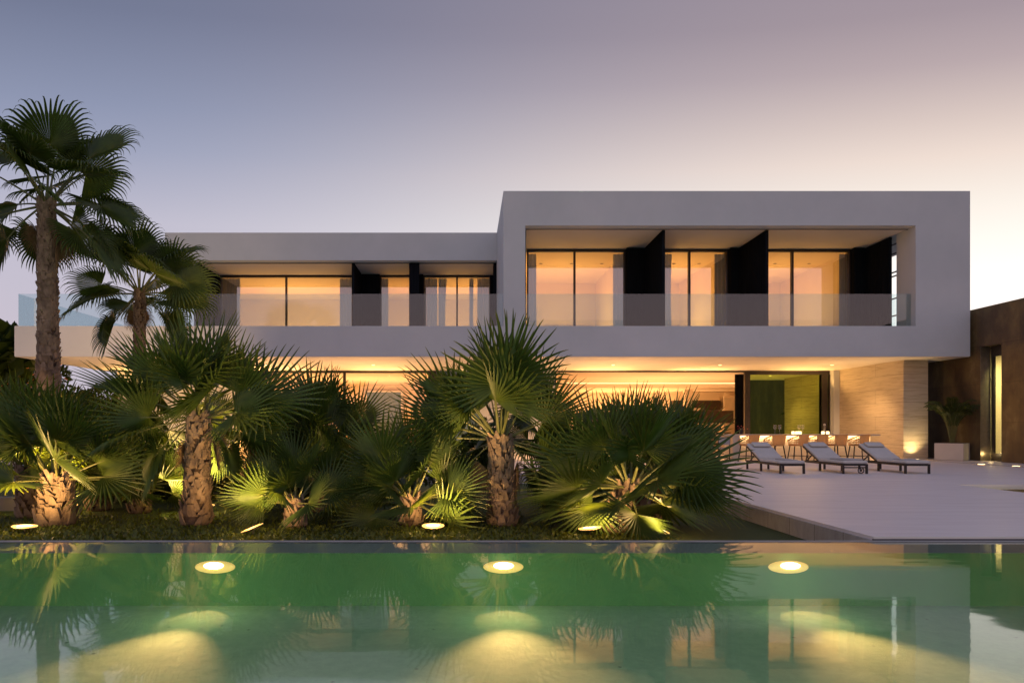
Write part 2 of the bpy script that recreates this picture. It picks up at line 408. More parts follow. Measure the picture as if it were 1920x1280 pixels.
e=MB(); e.box(TX-.02,TX+12,TY-.035,TY-.004,-.34,-.022); struct('terrace_gap',e,M['coping_dark'])  # dark strip painted in for the shadow gap under the terrace edge
d=MB(); d.box(-30,40,-30,PY0-.02,-.3,0); struct('pool_deck',d,M['terrace'])
NEARL=20
# pool basin
PW=6.32; PF=-.56
p=MB()
p.add([(PX0,PY0,PF),(PX1,PY0,PF),(PX1,PW,PF),(PX0,PW,PF)],[(0,1,2,3)])
struct('pool_floor',p,M['pool_floor'])
p=MB(); p.add([(PX0,PW,PF),(PX1,PW,PF),(PX1,PW,-.052),(PX0,PW,-.052)],[(0,1,2,3)])
p.add([(PX0,PY0,PF),(PX1,PY0,PF),(PX1,PY0,0),(PX0,PY0,0)],[(3,2,1,0)])
p.add([(PX0,PY0,PF),(PX0,PW,PF),(PX0,PW,0),(PX0,PY0,0)],[(0,1,2,3)])
p.add([(PX1,PY0,PF),(PX1,PW,PF),(PX1,PW,0),(PX1,PY0,0)],[(3,2,1,0)])
struct('pool_wall',p,M['pool'])
p=MB(); p.box(PX0,PX1,PW+.004,6.885,-.5,-.054); struct('pool_ledge',p,M['pool_ledge'])
p=MB(); p.box(PX0,PX1,6.885,6.92,-.5,WZ+.008); struct('pool_rim',p,M['pool_rimstone'])
p=MB(); p.add([(PX0,PY0,WZ),(PX1,PY0,WZ),(PX1,6.884,WZ),(PX0,6.884,WZ)],[(0,1,2,3)])
struct('pool_water',p,M['water'])
# spa
p=MB()
p.box(SX0,SX1,SY0,SY1,-.62,-.6); p.box(SX0,SX1,SY1-.004,SY1+.1,-.6,-.01)
p.box(SX0-.004,SX0+.02,SY0,SY1,-.6,-.01); p.box(SX1-.02,SX1,SY0,SY1,-.6,-.01); p.box(SX0,SX1,SY0,SY0+.02,-.6,-.01)
struct('spa_basin',p,M['pool_ledge'])
p=MB(); p.add([(SX0,SY0,-.05),(SX1,SY0,-.05),(SX1,SY1,-.05),(SX0,SY1,-.05)],[(0,1,2,3)])
struct('spa_water',p,M['water'])

# pool lights
for i,x in enumerate((-7.5,-4.5,-1.5,1.5,4.5,7.5)):  # out-of-view fill lamps, added to brighten the far wall and pool floor
    t=thing('wall_lamp',['submerged lamp under the camera side pool deck, number %s from the left'%n for n in ('one','two','three','four','five','six')][i],'pool lamp',(x,PY0+.02,-.3),group='underwater lamps along the near pool wall')
    part('lens',MB().lathe([(0,.02),(.08,.015),(.1,0)]),M['pool_core'],t,smooth=True)
    light('floor_fill_bulb','AREA',t,(0,.07,.08),20,(.95,1,.72),aim=(0,3.0,-.3),shape='RECTANGLE',size=1.8,size_y=.15)
    light('wide_bulb','AREA',t,(0,.06,0),NEARL,(.85,1,.75),aim=(0,5,-.35),shape='RECTANGLE',size=1.5,size_y=.2)
lx=[X(402,6.3),X(944,6.3),X(1480,6.3)]
plab=['glowing underwater pool lamp below the twisted trunks at left','glowing underwater pool lamp in the middle of the pool wall','glowing underwater pool lamp nearest the terrace corner']
for i,x in enumerate(lx):
    t=thing('pool_lamp',plab[i],'pool lamp',(x,PW,-.185),group='underwater lamps along the far pool wall')
    def dome(rx,ry,rz,zc,yo=0):
        m=MB(); n=28; k=8; vs=[]; fs=[]
        for a in range(k+1):
            th=math.pi/2*a/k
            for q in range(n):
                ph=2*math.pi*q/n
                vs.append((rx*math.cos(th)*math.cos(ph), yo-ry*math.sin(th), zc+rz*math.cos(th)*math.sin(ph)))
        for a in range(k):
            for q in range(n):
                fs.append((a*n+q,a*n+(q+1)%n,(a+1)*n+(q+1)%n,(a+1)*n+q))
        return m.add(vs,fs)
    part('housing',dome(.195,.05,.062,0),M['pool_rim'],t,smooth=True)
    part('lens',dome(.10,.05,.034,.018,-.03),M['pool_core'],t,smooth=True)
    light('floor_spot','SPOT',t,(0,-.16,.05),250,(1,.46,.18),aim=(0,-2.6,-.375),spot_size=R(56),spot_blend=1,shadow_soft_size=.03)
    light('near_spot','SPOT',t,(0,-.10,.06),10,(1,.44,.18),aim=(0,-.42,-.375),spot_size=R(58),spot_blend=.35,shadow_soft_size=.02)
    light('glow_bulb','POINT',t,(0,-.5,-.0),3,(.7,1,.4),shadow_soft_size=.15)
t=thing('spa_lamp','yellow underwater lamp in the sunken spa beside the terrace','spa lamp',(10.75,12.5,-.3))
part('lens',MB().lathe([(0,.05),(.1,.04),(.15,0)],(0,0,0)),M['pool_rim'],t,smooth=True)
light('spot_bulb','POINT',t,(0,0,.10),9,(1,.75,.3),shadow_soft_size=.1)

# ------------------------------------------------------------------ house
HO=(0,28,0)
SF=3.735; SL=4.827; OC=8.43; RT=9.67; F=23.5
H=thing('house','long white two storey villa with deep balcony frame and warm lit windows','house',HO)
PR=X(1819,F); PL=X(944,F); OL=X(985,F); OR=X(1717,F)
wl=MB()
wl.box(X(27,F),PR,F,42,SF,SL)                      # balcony slab band
wl.box(PL,OL,F,42,SL,OC); wl.box(PL,PR,F,42,OC,RT)  # left post + roof band
wl.box(OR,PR,F,24.55,SL,OC)                          # right post
wl.box(OR,OR+.25,26.7,42,SL,OC); wl.box(OL,OR,41.8,42,SL,OC)
part('upper_wall',wl,M['render'],H,world=True)
LU=28.3
wl=MB(); wl.box(-13.0,PL-.003,LU,42,8.415,9.61); part('roof_slab',wl,M['render'],H,world=True)
wl=MB(); wl.box(-12.9,-12.65,31.05,42,SL,8.415); wl.box(-12.65,PL,41.8,42,SL,8.415); part('rear_wall',wl,M['render'],H,world=True)
sf=MB(); sf.box(X(27,F)+.02,PR-.02,F+.02,41.9,SF-.012,SF-.003); part('soffit',sf,M['soffit'],H,world=True)
sf=MB(); sf.box(OL+.01,OR-.005,F+.45,26.6,OC-.012,OC-.003); sf.box(-12.95,PL-.02,LU+.5,31,8.39,8.405); part('balcony_ceiling',sf,M['soffit'],H,world=True)
# parting line in balcony ceiling
sf=MB(); sf.box(OL,OR,F+.40,F+.445,OC-.02,OC-.004); sf.box(-12.95,PL-.02,LU+.42,LU+.47,8.38,8.408); part('ceiling_track',sf,M['frame'],H,world=True)

# upstairs rooms (interior shell)
def room(x0,x1,y0,y1,z0,z1,en,col=(1,.50,.13),wallm='interior'):
    r=MB(); r.box(x0,x1,y1,y1+.1,z0,z1); r.box(x0,x0+.08,y0,y1,z0,z1); r.box(x1-.08,x1,y0,y1,z0,z1)
    part('interior_wall',r,M[wallm],H,world=True)
    c=MB(); c.box(x0+.08,x1-.08,y0+.1,y1,z1-.06,z1-.02); part('interior_ceiling',c,M[wallm],H,world=True)
    fl=MB(); fl.box(x0+.08,x1-.08,y0+.1,y1,z0+.004,z0+.02); part('interior_floor',fl,M['kitchen'],H,world=True)
    if en: light('room_uplight','AREA',H,((x0+x1)/2,(y0+y1)/2,z0+.35),en,col,aim=((x0+x1)/2,(y0+y1)/2,z0+9),shape='RECTANGLE',size=(x1-x0)*.6,size_y=(y1-y0)*.5,world=True)
GP=26.6
px=lambda v,D=GP:X(v,D)
bays=[(px(988),px(1172),[px(1077)],1),(px(1212),px(1364),[px(1292)],2),(px(1387),px(1593),[px(1485)],3)]
# windows upstairs right
def window(x0,x1,y,z0,z1,mull,pane='pane',th=.055,name='window',lab=None,top=.09):
    f=MB(); d=.07
    f.box(x0,x1,y-d,y+d,z1-top,z1); f.box(x0,x1,y-d,y+d,z0,z0+.05)
    f.box(x0,x0+th,y-d,y+d,z0+.05,z1-top); f.box(x1-th,x1,y-d,y+d,z0+.05,z1-top)
    for q in mull: f.box(q-th*.7,q+th*.7,y-d,y+d,z0+.05,z1-top)
    wn=part(name,f,M['frame'],H,world=True,label=lab)
    xs=[x0]+list(mull)+[x1]
    for a,b in (zip(xs,xs[1:]) if pane else ()):
        g=MB(); g.add([(a+th*.5,y+.01,z0+.03),(b-th*.5,y+.01,z0+.03),(b-th*.5,y+.01,z1-top+.02),(a+th*.5,y+.01,z1-top+.02)],[(0,1,2,3)])
        part('pane',g,M[pane],wn,world=True)
    return wn
for x0,x1,mu,i in bays:
    window(x0,x1,GP,SL,OC-.02,mu)
    room(x0-.35,x1+.05 if i<3 else x1+.1,GP+.1,32.5,SL,OC-.02,210)
for x0,x1,mu,i in bays:
    d_=MB(); xm=(x0+x1)/2
    d_.box(x0+.35,x0+1.3,32.44,32.49,SL+.02,SL+2.3); part('interior_door',d_,M['counter'],H,world=True)
    for k in range(3):
        c_=MB(); c_.lathe([(0,-.01),(.07,-.01),(.08,0)],(x0+(k+.6)*(x1-x0)/3,28.6,OC-.085),12); part('ceiling_spot',c_,M['frame'],H,world=True)
    bd_=thing('headboard',['upholstered headboard in the left room of the framed box','upholstered headboard in the middle room of the framed box','upholstered headboard in the right room of the framed box'][i-1],'headboard',(xm+.5,32.3,SL+.02))
    part('panel',MB().box(-1.1,1.1,0,.12,0,1.35),M['towel'],bd_); part('pillow',MB().box(-.9,-.1,-.3,-.02,.6,1.0).box(.1,.9,-.3,-.02,.6,1.0),M['cushion'],bd_)
# dark shutter walls between bays
def shutter(x0,x1,y0,y1,z0,z1,lab=None):
    s=MB(); s.box(x0,x1,y0,y1,z0,z1)
    # vertical ribs
    if x1-x0>y1-y0:
        n=int((x1-x0)/.11)
        for k in range(n): s.box(x0+k*.11+.02,x0+k*.11+.075,y0-.018,y0+.002,z0+.02,z1-.03)
    else:
        n=int((y1-y0)/.11)
        for k in range(n):
            s.box(x0-.018,x0+.002,y0+k*.11+.02,y0+k*.11+.075,z0+.02,z1-.03)
    return part('shutter',s,M['shutter'],H,world=True,label=lab)
for a,b in ((1172,1212),(1364,1387),(1593,1614)):
    shutter(px(a),px(b),GP-.32,GP+.1,SL,OC-.03)
for xx in (X(1247,23.95)-.12,X(1441,23.95)-.12):
    shutter(xx+.02,xx+.12,23.95,GP-.33,SL,OC-.03)
shutter(OR-.16,OR-.06,24.72,GP-.33,SL,OC-.06)
shutter(OL+.002,OL+.07,23.98,24.3,SL,OC-.03)
# side opening rails seen through the slit
s=MB()
for zz in (5.4,6.05,6.9,7.05,7.75,8.1): s.box(OR+.05,OR+.12,24.56,26.69,zz,zz+.035)
part('side_rail',s,M['frame'],H,world=True)

# upstairs left
GL=31.0; pl=lambda v:X(v,GL)
window(pl(413),pl(676),GL,SL,8.39,[pl(537)])
window(pl(713),pl(770),GL,SL,8.39,[])
window(pl(794),pl(920),GL,SL,8.39,[pl(857)])
room(-12.6,pl(695),GL+.1,36.5,SL,8.38,330); room(pl(695),pl(785),GL+.1,36.5,SL,8.38,110); room(pl(785),PL,GL+.1,36.5,SL,8.38,170)
shutter(pl(400),pl(413),GL-.3,GL+.1,SL,8.38); shutter(pl(676),pl(713),GL-.3,GL+.1,SL,8.38)
shutter(pl(770),pl(794),GL-.3,GL+.1,SL,8.38); shutter(pl(920),PL-.01,GL-.1,GL+.1,SL,8.38)
shutter(X(367,28.6),X(372,28.6),28.6,GL-.31,SL,8.38); shutter(X(660,28.6),X(664,28.6),28.6,GL-.31,SL,8.38)
shutter(X(767,28.6),X(786,28.6),28.6,28.75,SL,8.38); shutter(X(769,28.75),X(772,28.75),28.75,GL-.31,SL,8.38)
shutter(X(926,28.6),X(931,28.6),28.6,29.2,SL,8.38)
# glass railings
def rail(xs,y,z0,z1):
    for a,b in zip(xs,xs[1:]):
        g=MB(); g.box(a+.008,b-.008,y,y+.014,z0,z1); part('glass_railing',g,M['rail_glass'],H,world=True)
rail([OL+.02,X(1247,23.75),X(1442,23.75),X(1679,23.75),X(1712,23.75)],23.75,SL+.002,6.03)
rail([X(34,23.75),X(240,23.75),X(450,23.75),X(660,23.75),X(800,23.75),PL-.004],23.75,SL+.002,6.03)
g=MB(); g.box(X(34,23.75),X(34,23.75)+.014,23.77,31,SL+.002,6.03); part('glass_railing',g,M['rail_glass'],H,world=True)

# ground floor
GF=29.2
st=MB(); st.box(X(1694,24.6),X(1740,24.6),24.6,GF+.3,0,SF-.013); part('stone_wall',st,M['stone'],H,world=True)
for a_ in ((X(1562,28.85),X(1694,24.6)-.002,28.8,GF),(X(900,GF),X(1040,GF),GF-.1,GF+.2),(-15.5,-9.2,GF-.1,GF+.2)):
    wl=MB(); wl.box(*a_,0,SF-.013); part('ground_wall',wl,M['render'],H,world=True)
door=window(X(1398,GF),X(1561,GF),GF-.02,0,SF-.014,[],pane='green_pane',th=.17,name='sliding_door',top=.17)
sh=MB(); sh.box(X(1538,GF),X(1549,GF),GF-.13,GF-.095,.0,3.55); sh.box(X(1551,GF),X(1555,GF),GF-.13,GF-.095,0,3.55); part('door_stile',sh,M['frame'],door,world=True)
blk=MB(); blk.box(X(1400,GF),X(1560,GF),GF+1.2,GF+1.3,0,3.7); part('blackout_screen',blk,M['shutter'],H,world=True)  # dark sheet added behind the glass, stands in for an unlit room
window(X(1040,GF),X(1398,GF),GF,0,SF-.014,[],pane=None,th=.06,top=.07)
window(-9.2,X(806,GF),GF,0,SF-.014,[-5.4],pane='pane_ground',th=.08,top=.10)
fr=MB(); fr.box(X(806,GF),X(818,GF),GF-.1,GF+.1,0,SF-.014); part('window_post',fr,M['frame'],H,world=True)
b=MB(); b.box(X(818,GF),X(900,GF),GF,GF+.05,0,SF-.014); part('blue_pane',b,M['blue_pane'],H,world=True)
# interior ground right: kitchen
x0,x1=X(1040,GF),X(1560,GF)
r=MB(); r.box(x0-.1,x0,GF+.2,41.5,0,3.7); r.box(x1,x1+.1,GF+.3,41.5,0,3.7); r.box(x0,x1,41.4,41.5,0,3.7)
part('interior_wall',r,M['interior'],H,world=True)
c=MB(); c.box(x0,x1,GF+.1,36,3.66,3.70); c.box(x0,x1,36,36.1,3.42,3.70); c.box(x0,x1,36.1,41.4,3.40,3.44); part('interior_ceiling',c,M['interior'],H,world=True)
c=MB(); c.box(x0+.1,x1-.1,35.8,35.83,3.60,3.64); part('cove_strip',c,M['led'],H,world=True)
light('kitchen_uplight','AREA',H,((x0+x1)/2,33,.5),330,(1,.52,.21),aim=((x0+x1)/2,33,9),shape='RECTANGLE',size=7,size_y=4,world=True)
light('kitchen_uplight','AREA',H,((x0+x1)/2,39,.5),480,(1,.52,.20),aim=((x0+x1)/2,39,9),shape='RECTANGLE',size=7,size_y=2,world=True)
# interior ground left: living
x0b,x1b=-9.4,X(818,GF)
r=MB(); r.box(x0b-.1,x0b,GF+.2,38,0,3.7); r.box(x1b,x1b+.1,GF+.2,38,0,3.7); r.box(x0b,x1b,38,38.1,0,3.7)
part('interior_wall',r,M['interior'],H,world=True)
c=MB(); c.box(x0b,x1b,GF+.1,38,3.66,3.70); part('interior_ceiling',c,M['interior'],H,world=True)
light('living_uplight','AREA',H,((x0b+x1b)/2,33.5,.5),520,(1,.54,.22),aim=((x0b+x1b)/2,33.5,9),shape='RECTANGLE',size=6,size_y=4,world=True)
b=MB(); b.box(X(688,37.9),X(752,37.9),37.85,37.98,.3,3.25); part('blue_window',b,M['blue_pane'],H,world=True)
b=MB(); b.box(X(684,37.9),X(688,37.9),37.82,37.98,.3,3.3); b.box(X(684,37.9),X(756,37.9),37.82,37.98,3.25,3.33); b.box(X(752,37.9),X(756,37.9),37.82,37.98,.3,3.25); part('window_trim',b,M['soffit'],H,world=True)
# recessed soffit lights and cove uplights
for vx in (300,500,700,930,1150,1350,1560):
    xx=X(vx,26.5)
    dl=MB(); dl.lathe([(.0,-.02),(.05,-.02),(.06,-.012)],(xx,26.5,SF-.005),16); o=part('downlight',dl,M['lamp_hot'],H,world=True)
    light('downlight_bulb','SPOT',H,(xx,25.2,SF-.06),520,(1,.55,.22),aim=(xx,26.5,0),spot_size=R(110),spot_blend=.7,shadow_soft_size=.05,world=True)
    light('cove_uplight','AREA',H,(xx,28.9,SF-.75),52,(1,.52,.15),aim=(xx,27.2,SF+.9),shape='RECTANGLE',size=2.2,size_y=.1,world=True)
for xx in (-14.5,-11.5,-8.5):
    light('cove_uplight','AREA',H,(xx,28.9,SF-.75),55,(1,.52,.15),aim=(xx,27.2,SF+.9),shape='RECTANGLE',size=2.2,size_y=.1,world=True)
for i,vx in enumerate((440,690,1150,1545)):
    xx=X(vx,26.6)
    t=thing('terrace_uplight','floor uplight washing the soffit, '+['behind the tall shaggy palm','behind the second row palms in the middle','behind the broad palm near the terrace','hidden behind the right end of the bar'][i],'floor light',(xx,26.6,0),group='uplights along the glazed ground floor')
    part('lens',MB().lathe([(0,.03),(.09,.028),(.11,0)]),M['lamp_hot'],t,smooth=True)
    light('uplight_bulb','SPOT',t,(0,0,.06),440,(1,.53,.18),aim=(0,-.25,3),spot_size=R(118),spot_blend=1,shadow_soft_size=.1)
# pier uplight
t=thing('ground_uplight','bright recessed uplight at the foot of the travertine pier','ground light',(X(1718,24.3),24.28,0))
part('lens',MB().lathe([(0,.02),(.07,.018),(.09,0)],(0,0,0)),M['lamp_hot'],t,smooth=True)
light('uplight_bulb','SPOT',t,(0,0,.06),110,GOLD,aim=(0,.32,1.4),spot_size=R(110),spot_blend=1,shadow_soft_size=.03)

# interior furniture
kc=thing('wall_cabinet','dark brown upper kitchen cabinet with a pale niche on the back wall','cabinet',(14.1,39.6,2.25))
part('body',MB().box(-1.5,1.35,0,.6,.14,.6).box(-1.5,-.5,0,.6,-.0,.14).box(.35,1.35,0,.6,0,.14).box(1.3,1.35,-.02,0,-1.1,.6),M['kitchen'],kc)
kc=thing('cooker_hood','wide dark brown hood panel hanging in front of the kitchen cabinets','hood',(14.1,37.6,1.46))
part('body',MB().box(-1.6,1.3,0,.8,0,.72),M['kitchen'],kc)
part('duct',MB().box(-1.4,-1.0,.2,.6,.72,1.94),M['interior'],kc)
kc=thing('kitchen_island','pale kitchen island under the dark hood panel','kitchen island',(13.9,37.4,0))
part('body',MB().box(-1.6,1.2,0,1.1,0,.88),M['counter'],kc); part('worktop',MB().box(-1.65,1.25,-.05,1.15,.88,.93),M['kitchen'],kc)
kc=thing('tall_cabinet','tall pale kitchen cabinet right of the dark hood','cabinet',(16.2,39.5,0))
part('body',MB().box(-.6,.5,0,.8,0,3.1),M['interior'],kc); part('door_panel',MB().box(-.55,-.06,-.03,0,.1,3.0).box(-.03,.45,-.03,0,.1,3.0),M['counter'],kc)
tl=thing('table_lamp','small glowing table lamp in the left upstairs bedroom','lamp',(X(556,32.2),32.2,SL))
part('shade',MB().lathe([(.24,.72),(.17,1.05)],n=20),M['shade'],tl,smooth=True); part('stand',MB().tube([(0,0,.02),(0,0,.8)],[.03,.03]),M['frame'],tl)

# curtains
def curtain(x0,x1,y,z0,z1,label,tie=0):
    n=max(12,int((x1-x0)/.035)); m=MB(); vs=[]; fs=[]; rows=10
    ph=random.random()*6
    for j in range(rows+1):
        zz=z0+(z1-z0)*j/rows; pull=1-tie*math.sin(math.pi*min(1,(1-j/rows)*1.0))
        for i in range(n+1):
            u=i/n; xx=x0+(x1-x0)*u*pull
            yy=y+.05*math.sin(u*(x1-x0)/.14*2*math.pi+ph)+.02*math.sin(u*31+ph)
            vs.append((xx,yy,zz))
    for j in range(rows):
        for i in range(n):
            a=j*(n+1)+i; fs.append((a,a+1,a+n+2,a+n+1))
    m.add(vs,fs)
    c=((x0+x1)/2,y,z0); me=m.mesh('curtain',M['curtain'],True,c)
    o=bpy.data.objects.new('curtain',me); COL.objects.link(o); o.location=c
    tag(o,label,'curtain','sheer curtains behind the upstairs glass')
CY=GP+.25; CL=GL+.25
for a,b,D,lab,tie in ((988,1006,CY,'thin sheer curtain at the far left of the framed box balcony',0),
    (1150,1172,CY,'sheer curtain left of the first dark shutter in the framed box',0),
    (1225,1260,CY,'sheer curtain just right of the first tall shutter blade',0.05),
    (1340,1364,CY,'sheer curtain left of the second dark shutter recess in the box',0),
    (1573,1593,CY,'sheer curtain right end of the last box window',0),
    (413,450,CL,'wide sheer curtain at the left end of the wide wing window',0),
    (637,676,CL,'sheer curtain at the right end of the wide wing window',0),
    (713,728,CL,'thin sheer curtain in the narrow wing window',0),
    (794,820,CL,'blue grey curtain at the left edge of the last wing window',0),
    (822,838,CL,'pale narrow curtain fold beside the left curtain of the last wing window',.2),
    (880,888,CL,'thin pale curtain fold right of the mullion in the last wing window',.1),
    (895,920,CL,'blue grey curtain at the right edge of the last wing window',0)):
    curtain(X(a,D),X(b,D),D,SL+.02,8.3,lab,tie)

# ------------------------------------------------------------------ annex (rust building)
A=thing('annex','rust brown clad low building with a narrow glazed doorway','building',(19,22,0))
AX=18.3; AT=5.43
d0,d1=22.35,23.28
w_=MB(); w_.box(AX,AX+.37,d1,27.5,0,AT); w_.box(AX,AX+.37,14,d0,0,AT); w_.box(AX,AX+.37,d0,d1,4.05,AT)
w_.box(AX+.37,25,27.3,27.5,0,AT); part('wall',w_,M['rust'],A,world=True)
w_=MB(); w_.box(AX+.05,25,14,21.05,AT+.002,AT+.25); w_.box(AX+.37,25,14,27.3,AT-.2,AT); part('roof',w_,M['rust'],A,world=True)
w_=MB(); w_.box(AX+.002,AX+.37,d1-.02,d1-.003,0,4.05); part('door_reveal',w_,M['metal'],A,world=True)
dr=part('door_frame',MB().box(AX+.375,AX+.45,d1-.14,d1-.02,0,4.05).box(AX+.375,AX+.45,d0,d1-.14,3.7,4.05).box(AX+.375,AX+.45,d0,d1-.14,0,.28),M['frame'],A,world=True)
part('pane',MB().box(AX+.40,AX+.42,d0,d1-.14,.28,3.7),M['clear'],dr,world=True)
part('handle',MB().box(AX+.36,AX+.40,d0+.35,d0+.42,1.55,1.8),M['frame'],dr,world=True)
w_=MB(); w_.box(AX+1.8,AX+1.9,20,24.5,0,4.1); w_.box(AX+.5,AX+1.8,24.4,24.5,0,4.1); part('interior_wall',w_,M['interior'],A,world=True)
light('hall_light','SPOT',A,(AX+1.0,22.2,3.6),650,(.95,.85,.34),aim=(20.0,24.4,1.7),spot_size=R(100),spot_blend=.8,shadow_soft_size=.15,world=True)
light('door_light','POINT',A,(AX+.2,d1-.22,.25),2.5,GOLD,shadow_soft_size=.05,world=True)
# pale paving strip with joint and ground lights
p=MB(); p.box(16.62,16.66,14,25.5,.002,.006); struct('paving_joint',p,M['coping_dark'])
for i,(vx,vy) in enumerate(((1840,870.5),(1905,874))):
    D=CH*FPX/(vy-VY)
    t=thing('recessed_floor_light',['round glowing floor light in front of the annex door','round glowing floor light nearest the right picture edge'][i],'floor light',(X(vx,D),D,0.006),group='recessed lights along the paving joint')
    part('lens',MB().lathe([(0,.012),(.09,.01),(.1,0)]),M['lamp_hot'],t,smooth=True)
    part('trim',MB().lathe([(.1,0.004),(.13,0.004),(.135,0)]),M['metal'],t)
    light('bulb','SPOT',t,(0,0,.05),6,WARM,aim=(.4,0,1),spot_size=R(120),spot_blend=1,shadow_soft_size=.05)

# ------------------------------------------------------------------ bar and stools
BD=23.35; bx0,bx1=X(1368,BD),X(1640,BD)
bar=thing('bar_counter','long pale outdoor bar counter with a glowing strip under its top','bar',((bx0+bx1)/2,BD,0))
def L_(m): return m
part('countertop',MB().box(bx0-.35,bx1,BD-.32,BD+.55,.90,.945),M['counter'],bar,world=True)
part('front_panel',MB().box(bx0+.25,bx1-.1,BD+.1,BD+.16,0,.9),M['counter'],bar,world=True)
part('end_panel',MB().box(bx0,bx0+.25,BD-.3,BD+.5,0,.9),M['counter'],bar,world=True)
part('led_strip',MB().box(bx0+.3,bx1-.15,BD+.06,BD+.095,.86,.895),M['led'],bar,world=True)
light('strip_light','AREA',bar,((bx0+bx1)/2,BD+.02,.87),32,(1,.62,.28),aim=((bx0+bx1)/2,BD+.25,0),shape='RECTANGLE',size=bx1-bx0,size_y=.04,world=True)

def stool():
    r=thing('bar_stool','','bar stool')
    s=MB(); s.lathe([(0,.545),(.22,.545),(.27,.56),(.275,.59),(.25,.61),(0,.61)],n=24); part('seat',s,M['rattan'],r,smooth=True)
    b=MB(); n=30; vs=[]; fs=[]
    for j in range(9):
        for i in range(n+1):
            a=R(-62)+R(124)*i/n
            rr=.27+.007*j
            zt=.57+.045*j-(.03*(j/8)*abs((i-n/2)/(n/2))**3)
            rr+=.004*(-1)**(i+j)
            vs.append((rr*math.sin(a),-rr*math.cos(a),zt))
    for j in range(8):
        for i in range(n): q=j*(n+1)+i; fs.append((q,q+1,q+n+2,q+n+1))
    b.add(vs,fs)
    b.tube([((.328)*math.sin(R(-62+124*k/16)),-(.328)*math.cos(R(-62+124*k/16)),.93-.03*abs(k/8-1)**3) for k in range(17)],[.016]*17,6)
    part('backrest',b,M['rattan'],r)
    for s_ in (-1,1):
        m=MB()
        for k in range(8):
            a=s_*R(66+9*k); r0=.275; r1=.335; h=.90-.026*k
            m.tube([(r0*math.sin(a),-r0*math.cos(a),.58),(r1*math.sin(a),-r1*math.cos(a),h)],[.009,.009],5)
        m.tube([(.335*math.sin(s_*R(60+7*k)),-.335*math.cos(s_*R(60+7*k)),.915-.0195*k) for k in range(11)],[.019]*11,6)
        for zz,q in ((.70,.006),(.78,.010)):
            m.tube([(.30*math.sin(s_*R(62+6.5*k)),-.30*math.cos(s_*R(62+6.5*k)),zz-q*k*.6) for k in range(11)],[.008]*11,5)
        part('armrest',m,M['rattan'],r)
    for sx,sy in ((-1,-1),(1,-1),(-1,1),(1,1)):
        part('leg',MB().bar((sx*.17,sy*.17,.55),(sx*.23,sy*.23,0),.026),M['frame'],r)
    m=MB(); q=[(-.21,-.21),(.21,-.21),(.21,.21),(-.21,.21)]
    for k in range(4): a=q[k]; b_=q[(k+1)%4]; m.bar((*a,.2),(*b_,.2),.016)
    part('footrest',m,M['frame'],r)
    return r
st0=stool()
spx=[(1404,12),(1453,-14),(1496,16),(1532,4),(1568,-10),(1609,12)]
slab=['woven rattan bar stool at the left end of the bar, nearest the lit end panel','second woven bar stool from the left end of the bar','third woven bar stool from the left, behind the foot of the first lounger',
 'fourth woven bar stool, right beside the second lounger backrest','fifth woven bar stool, second from the travertine wall','woven rattan bar stool at the right end of the bar against the travertine wall']
for i,(vx,rz) in enumerate(spx):
    D=22.75
    o=st0 if i==0 else copy_tree(st0)
    o.location=(X(vx,D),D,0); o.rotation_euler=(0,0,R(rz*.6+30)); o.scale=(1.1,1.1,1)
    tag(o,slab[i],'bar stool','woven stools along the bar')

# things on bar
def glass_obj(px_,lab):
    D=23.45; t=thing('wine_glass',lab,'wine glass',(X(px_,D),D,.945),group='wine glasses on the bar')
    part('bowl',MB().lathe([(.008,.16),(.045,.2),(.055,.26),(.045,.34)],n=14),M['clear'],t,smooth=True)
    part('stem',MB().lathe([(.05,0),(.045,.006),(.008,.012),(.008,.16)],n=12),M['clear'],t,smooth=True)
for v,l in ((1453,'left glass of the left pair of wine glasses on the bar'),(1462,'right glass of the left pair of wine glasses on the bar'),(1498,'left glass of the right pair of wine glasses on the bar'),(1505,'right glass of the right pair of wine glasses on the bar')): glass_obj(v,l)
D=23.3
for v,l in ((1487,'glowing candle jar left in the group of three'),(1494,'glowing candle jar in the middle of the group of three'),(1500,'glowing candle jar right in the group of three beside the wine glasses'),(1543,'glowing candle jar left of the carafe at the right of the bar'),(1552,'glowing candle jar right of the carafe at the right of the bar')):
    t=thing('candle_jar',l,'candle',(X(v,D),D,.945),group='candle jars on the bar')
    part('jar',MB().lathe([(0,0.002),(.045,.005),(.058,.05),(.045,.105)],n=14),M['candle'],t,smooth=True)
t=thing('carafe','small clear carafe standing behind the right candle jars','carafe',(X(1546,23.6),23.6,.945))
part('body',MB().lathe([(0,0),(.06,.01),(.07,.1),(.025,.2),(.035,.32)],n=14),M['clear'],t,smooth=True)
part('stopper',MB().lathe([(0,.30),(.035,.31),(.04,.36),(0,.39)],n=12),M['counter'],t,smooth=True)
t=thing('berry_vase','dark vase with red berry twigs at the left end of the bar','vase',(X(1390,23.5),23.5,.945))
part('vase',MB().lathe([(0,0),(.07,.01),(.08,.08),(.05,.2)],n=14),M['frame'],t,smooth=True)
m=MB()
for k in range(16):
    a=random.uniform(0,6.28); r_=random.uniform(.05,.28); zz=random.uniform(.15,.3)
    m.bar((0,0,.12),(r_*math.cos(a),.5*r_*math.sin(a),zz),.006,mi=1)
    m.lathe([(0,-.018),(.018,0),(0,.018)],(r_*math.cos(a),.5*r_*math.sin(a),zz),8,mi=0)
part('twigs',m,[M['red'],M['wood']],t)

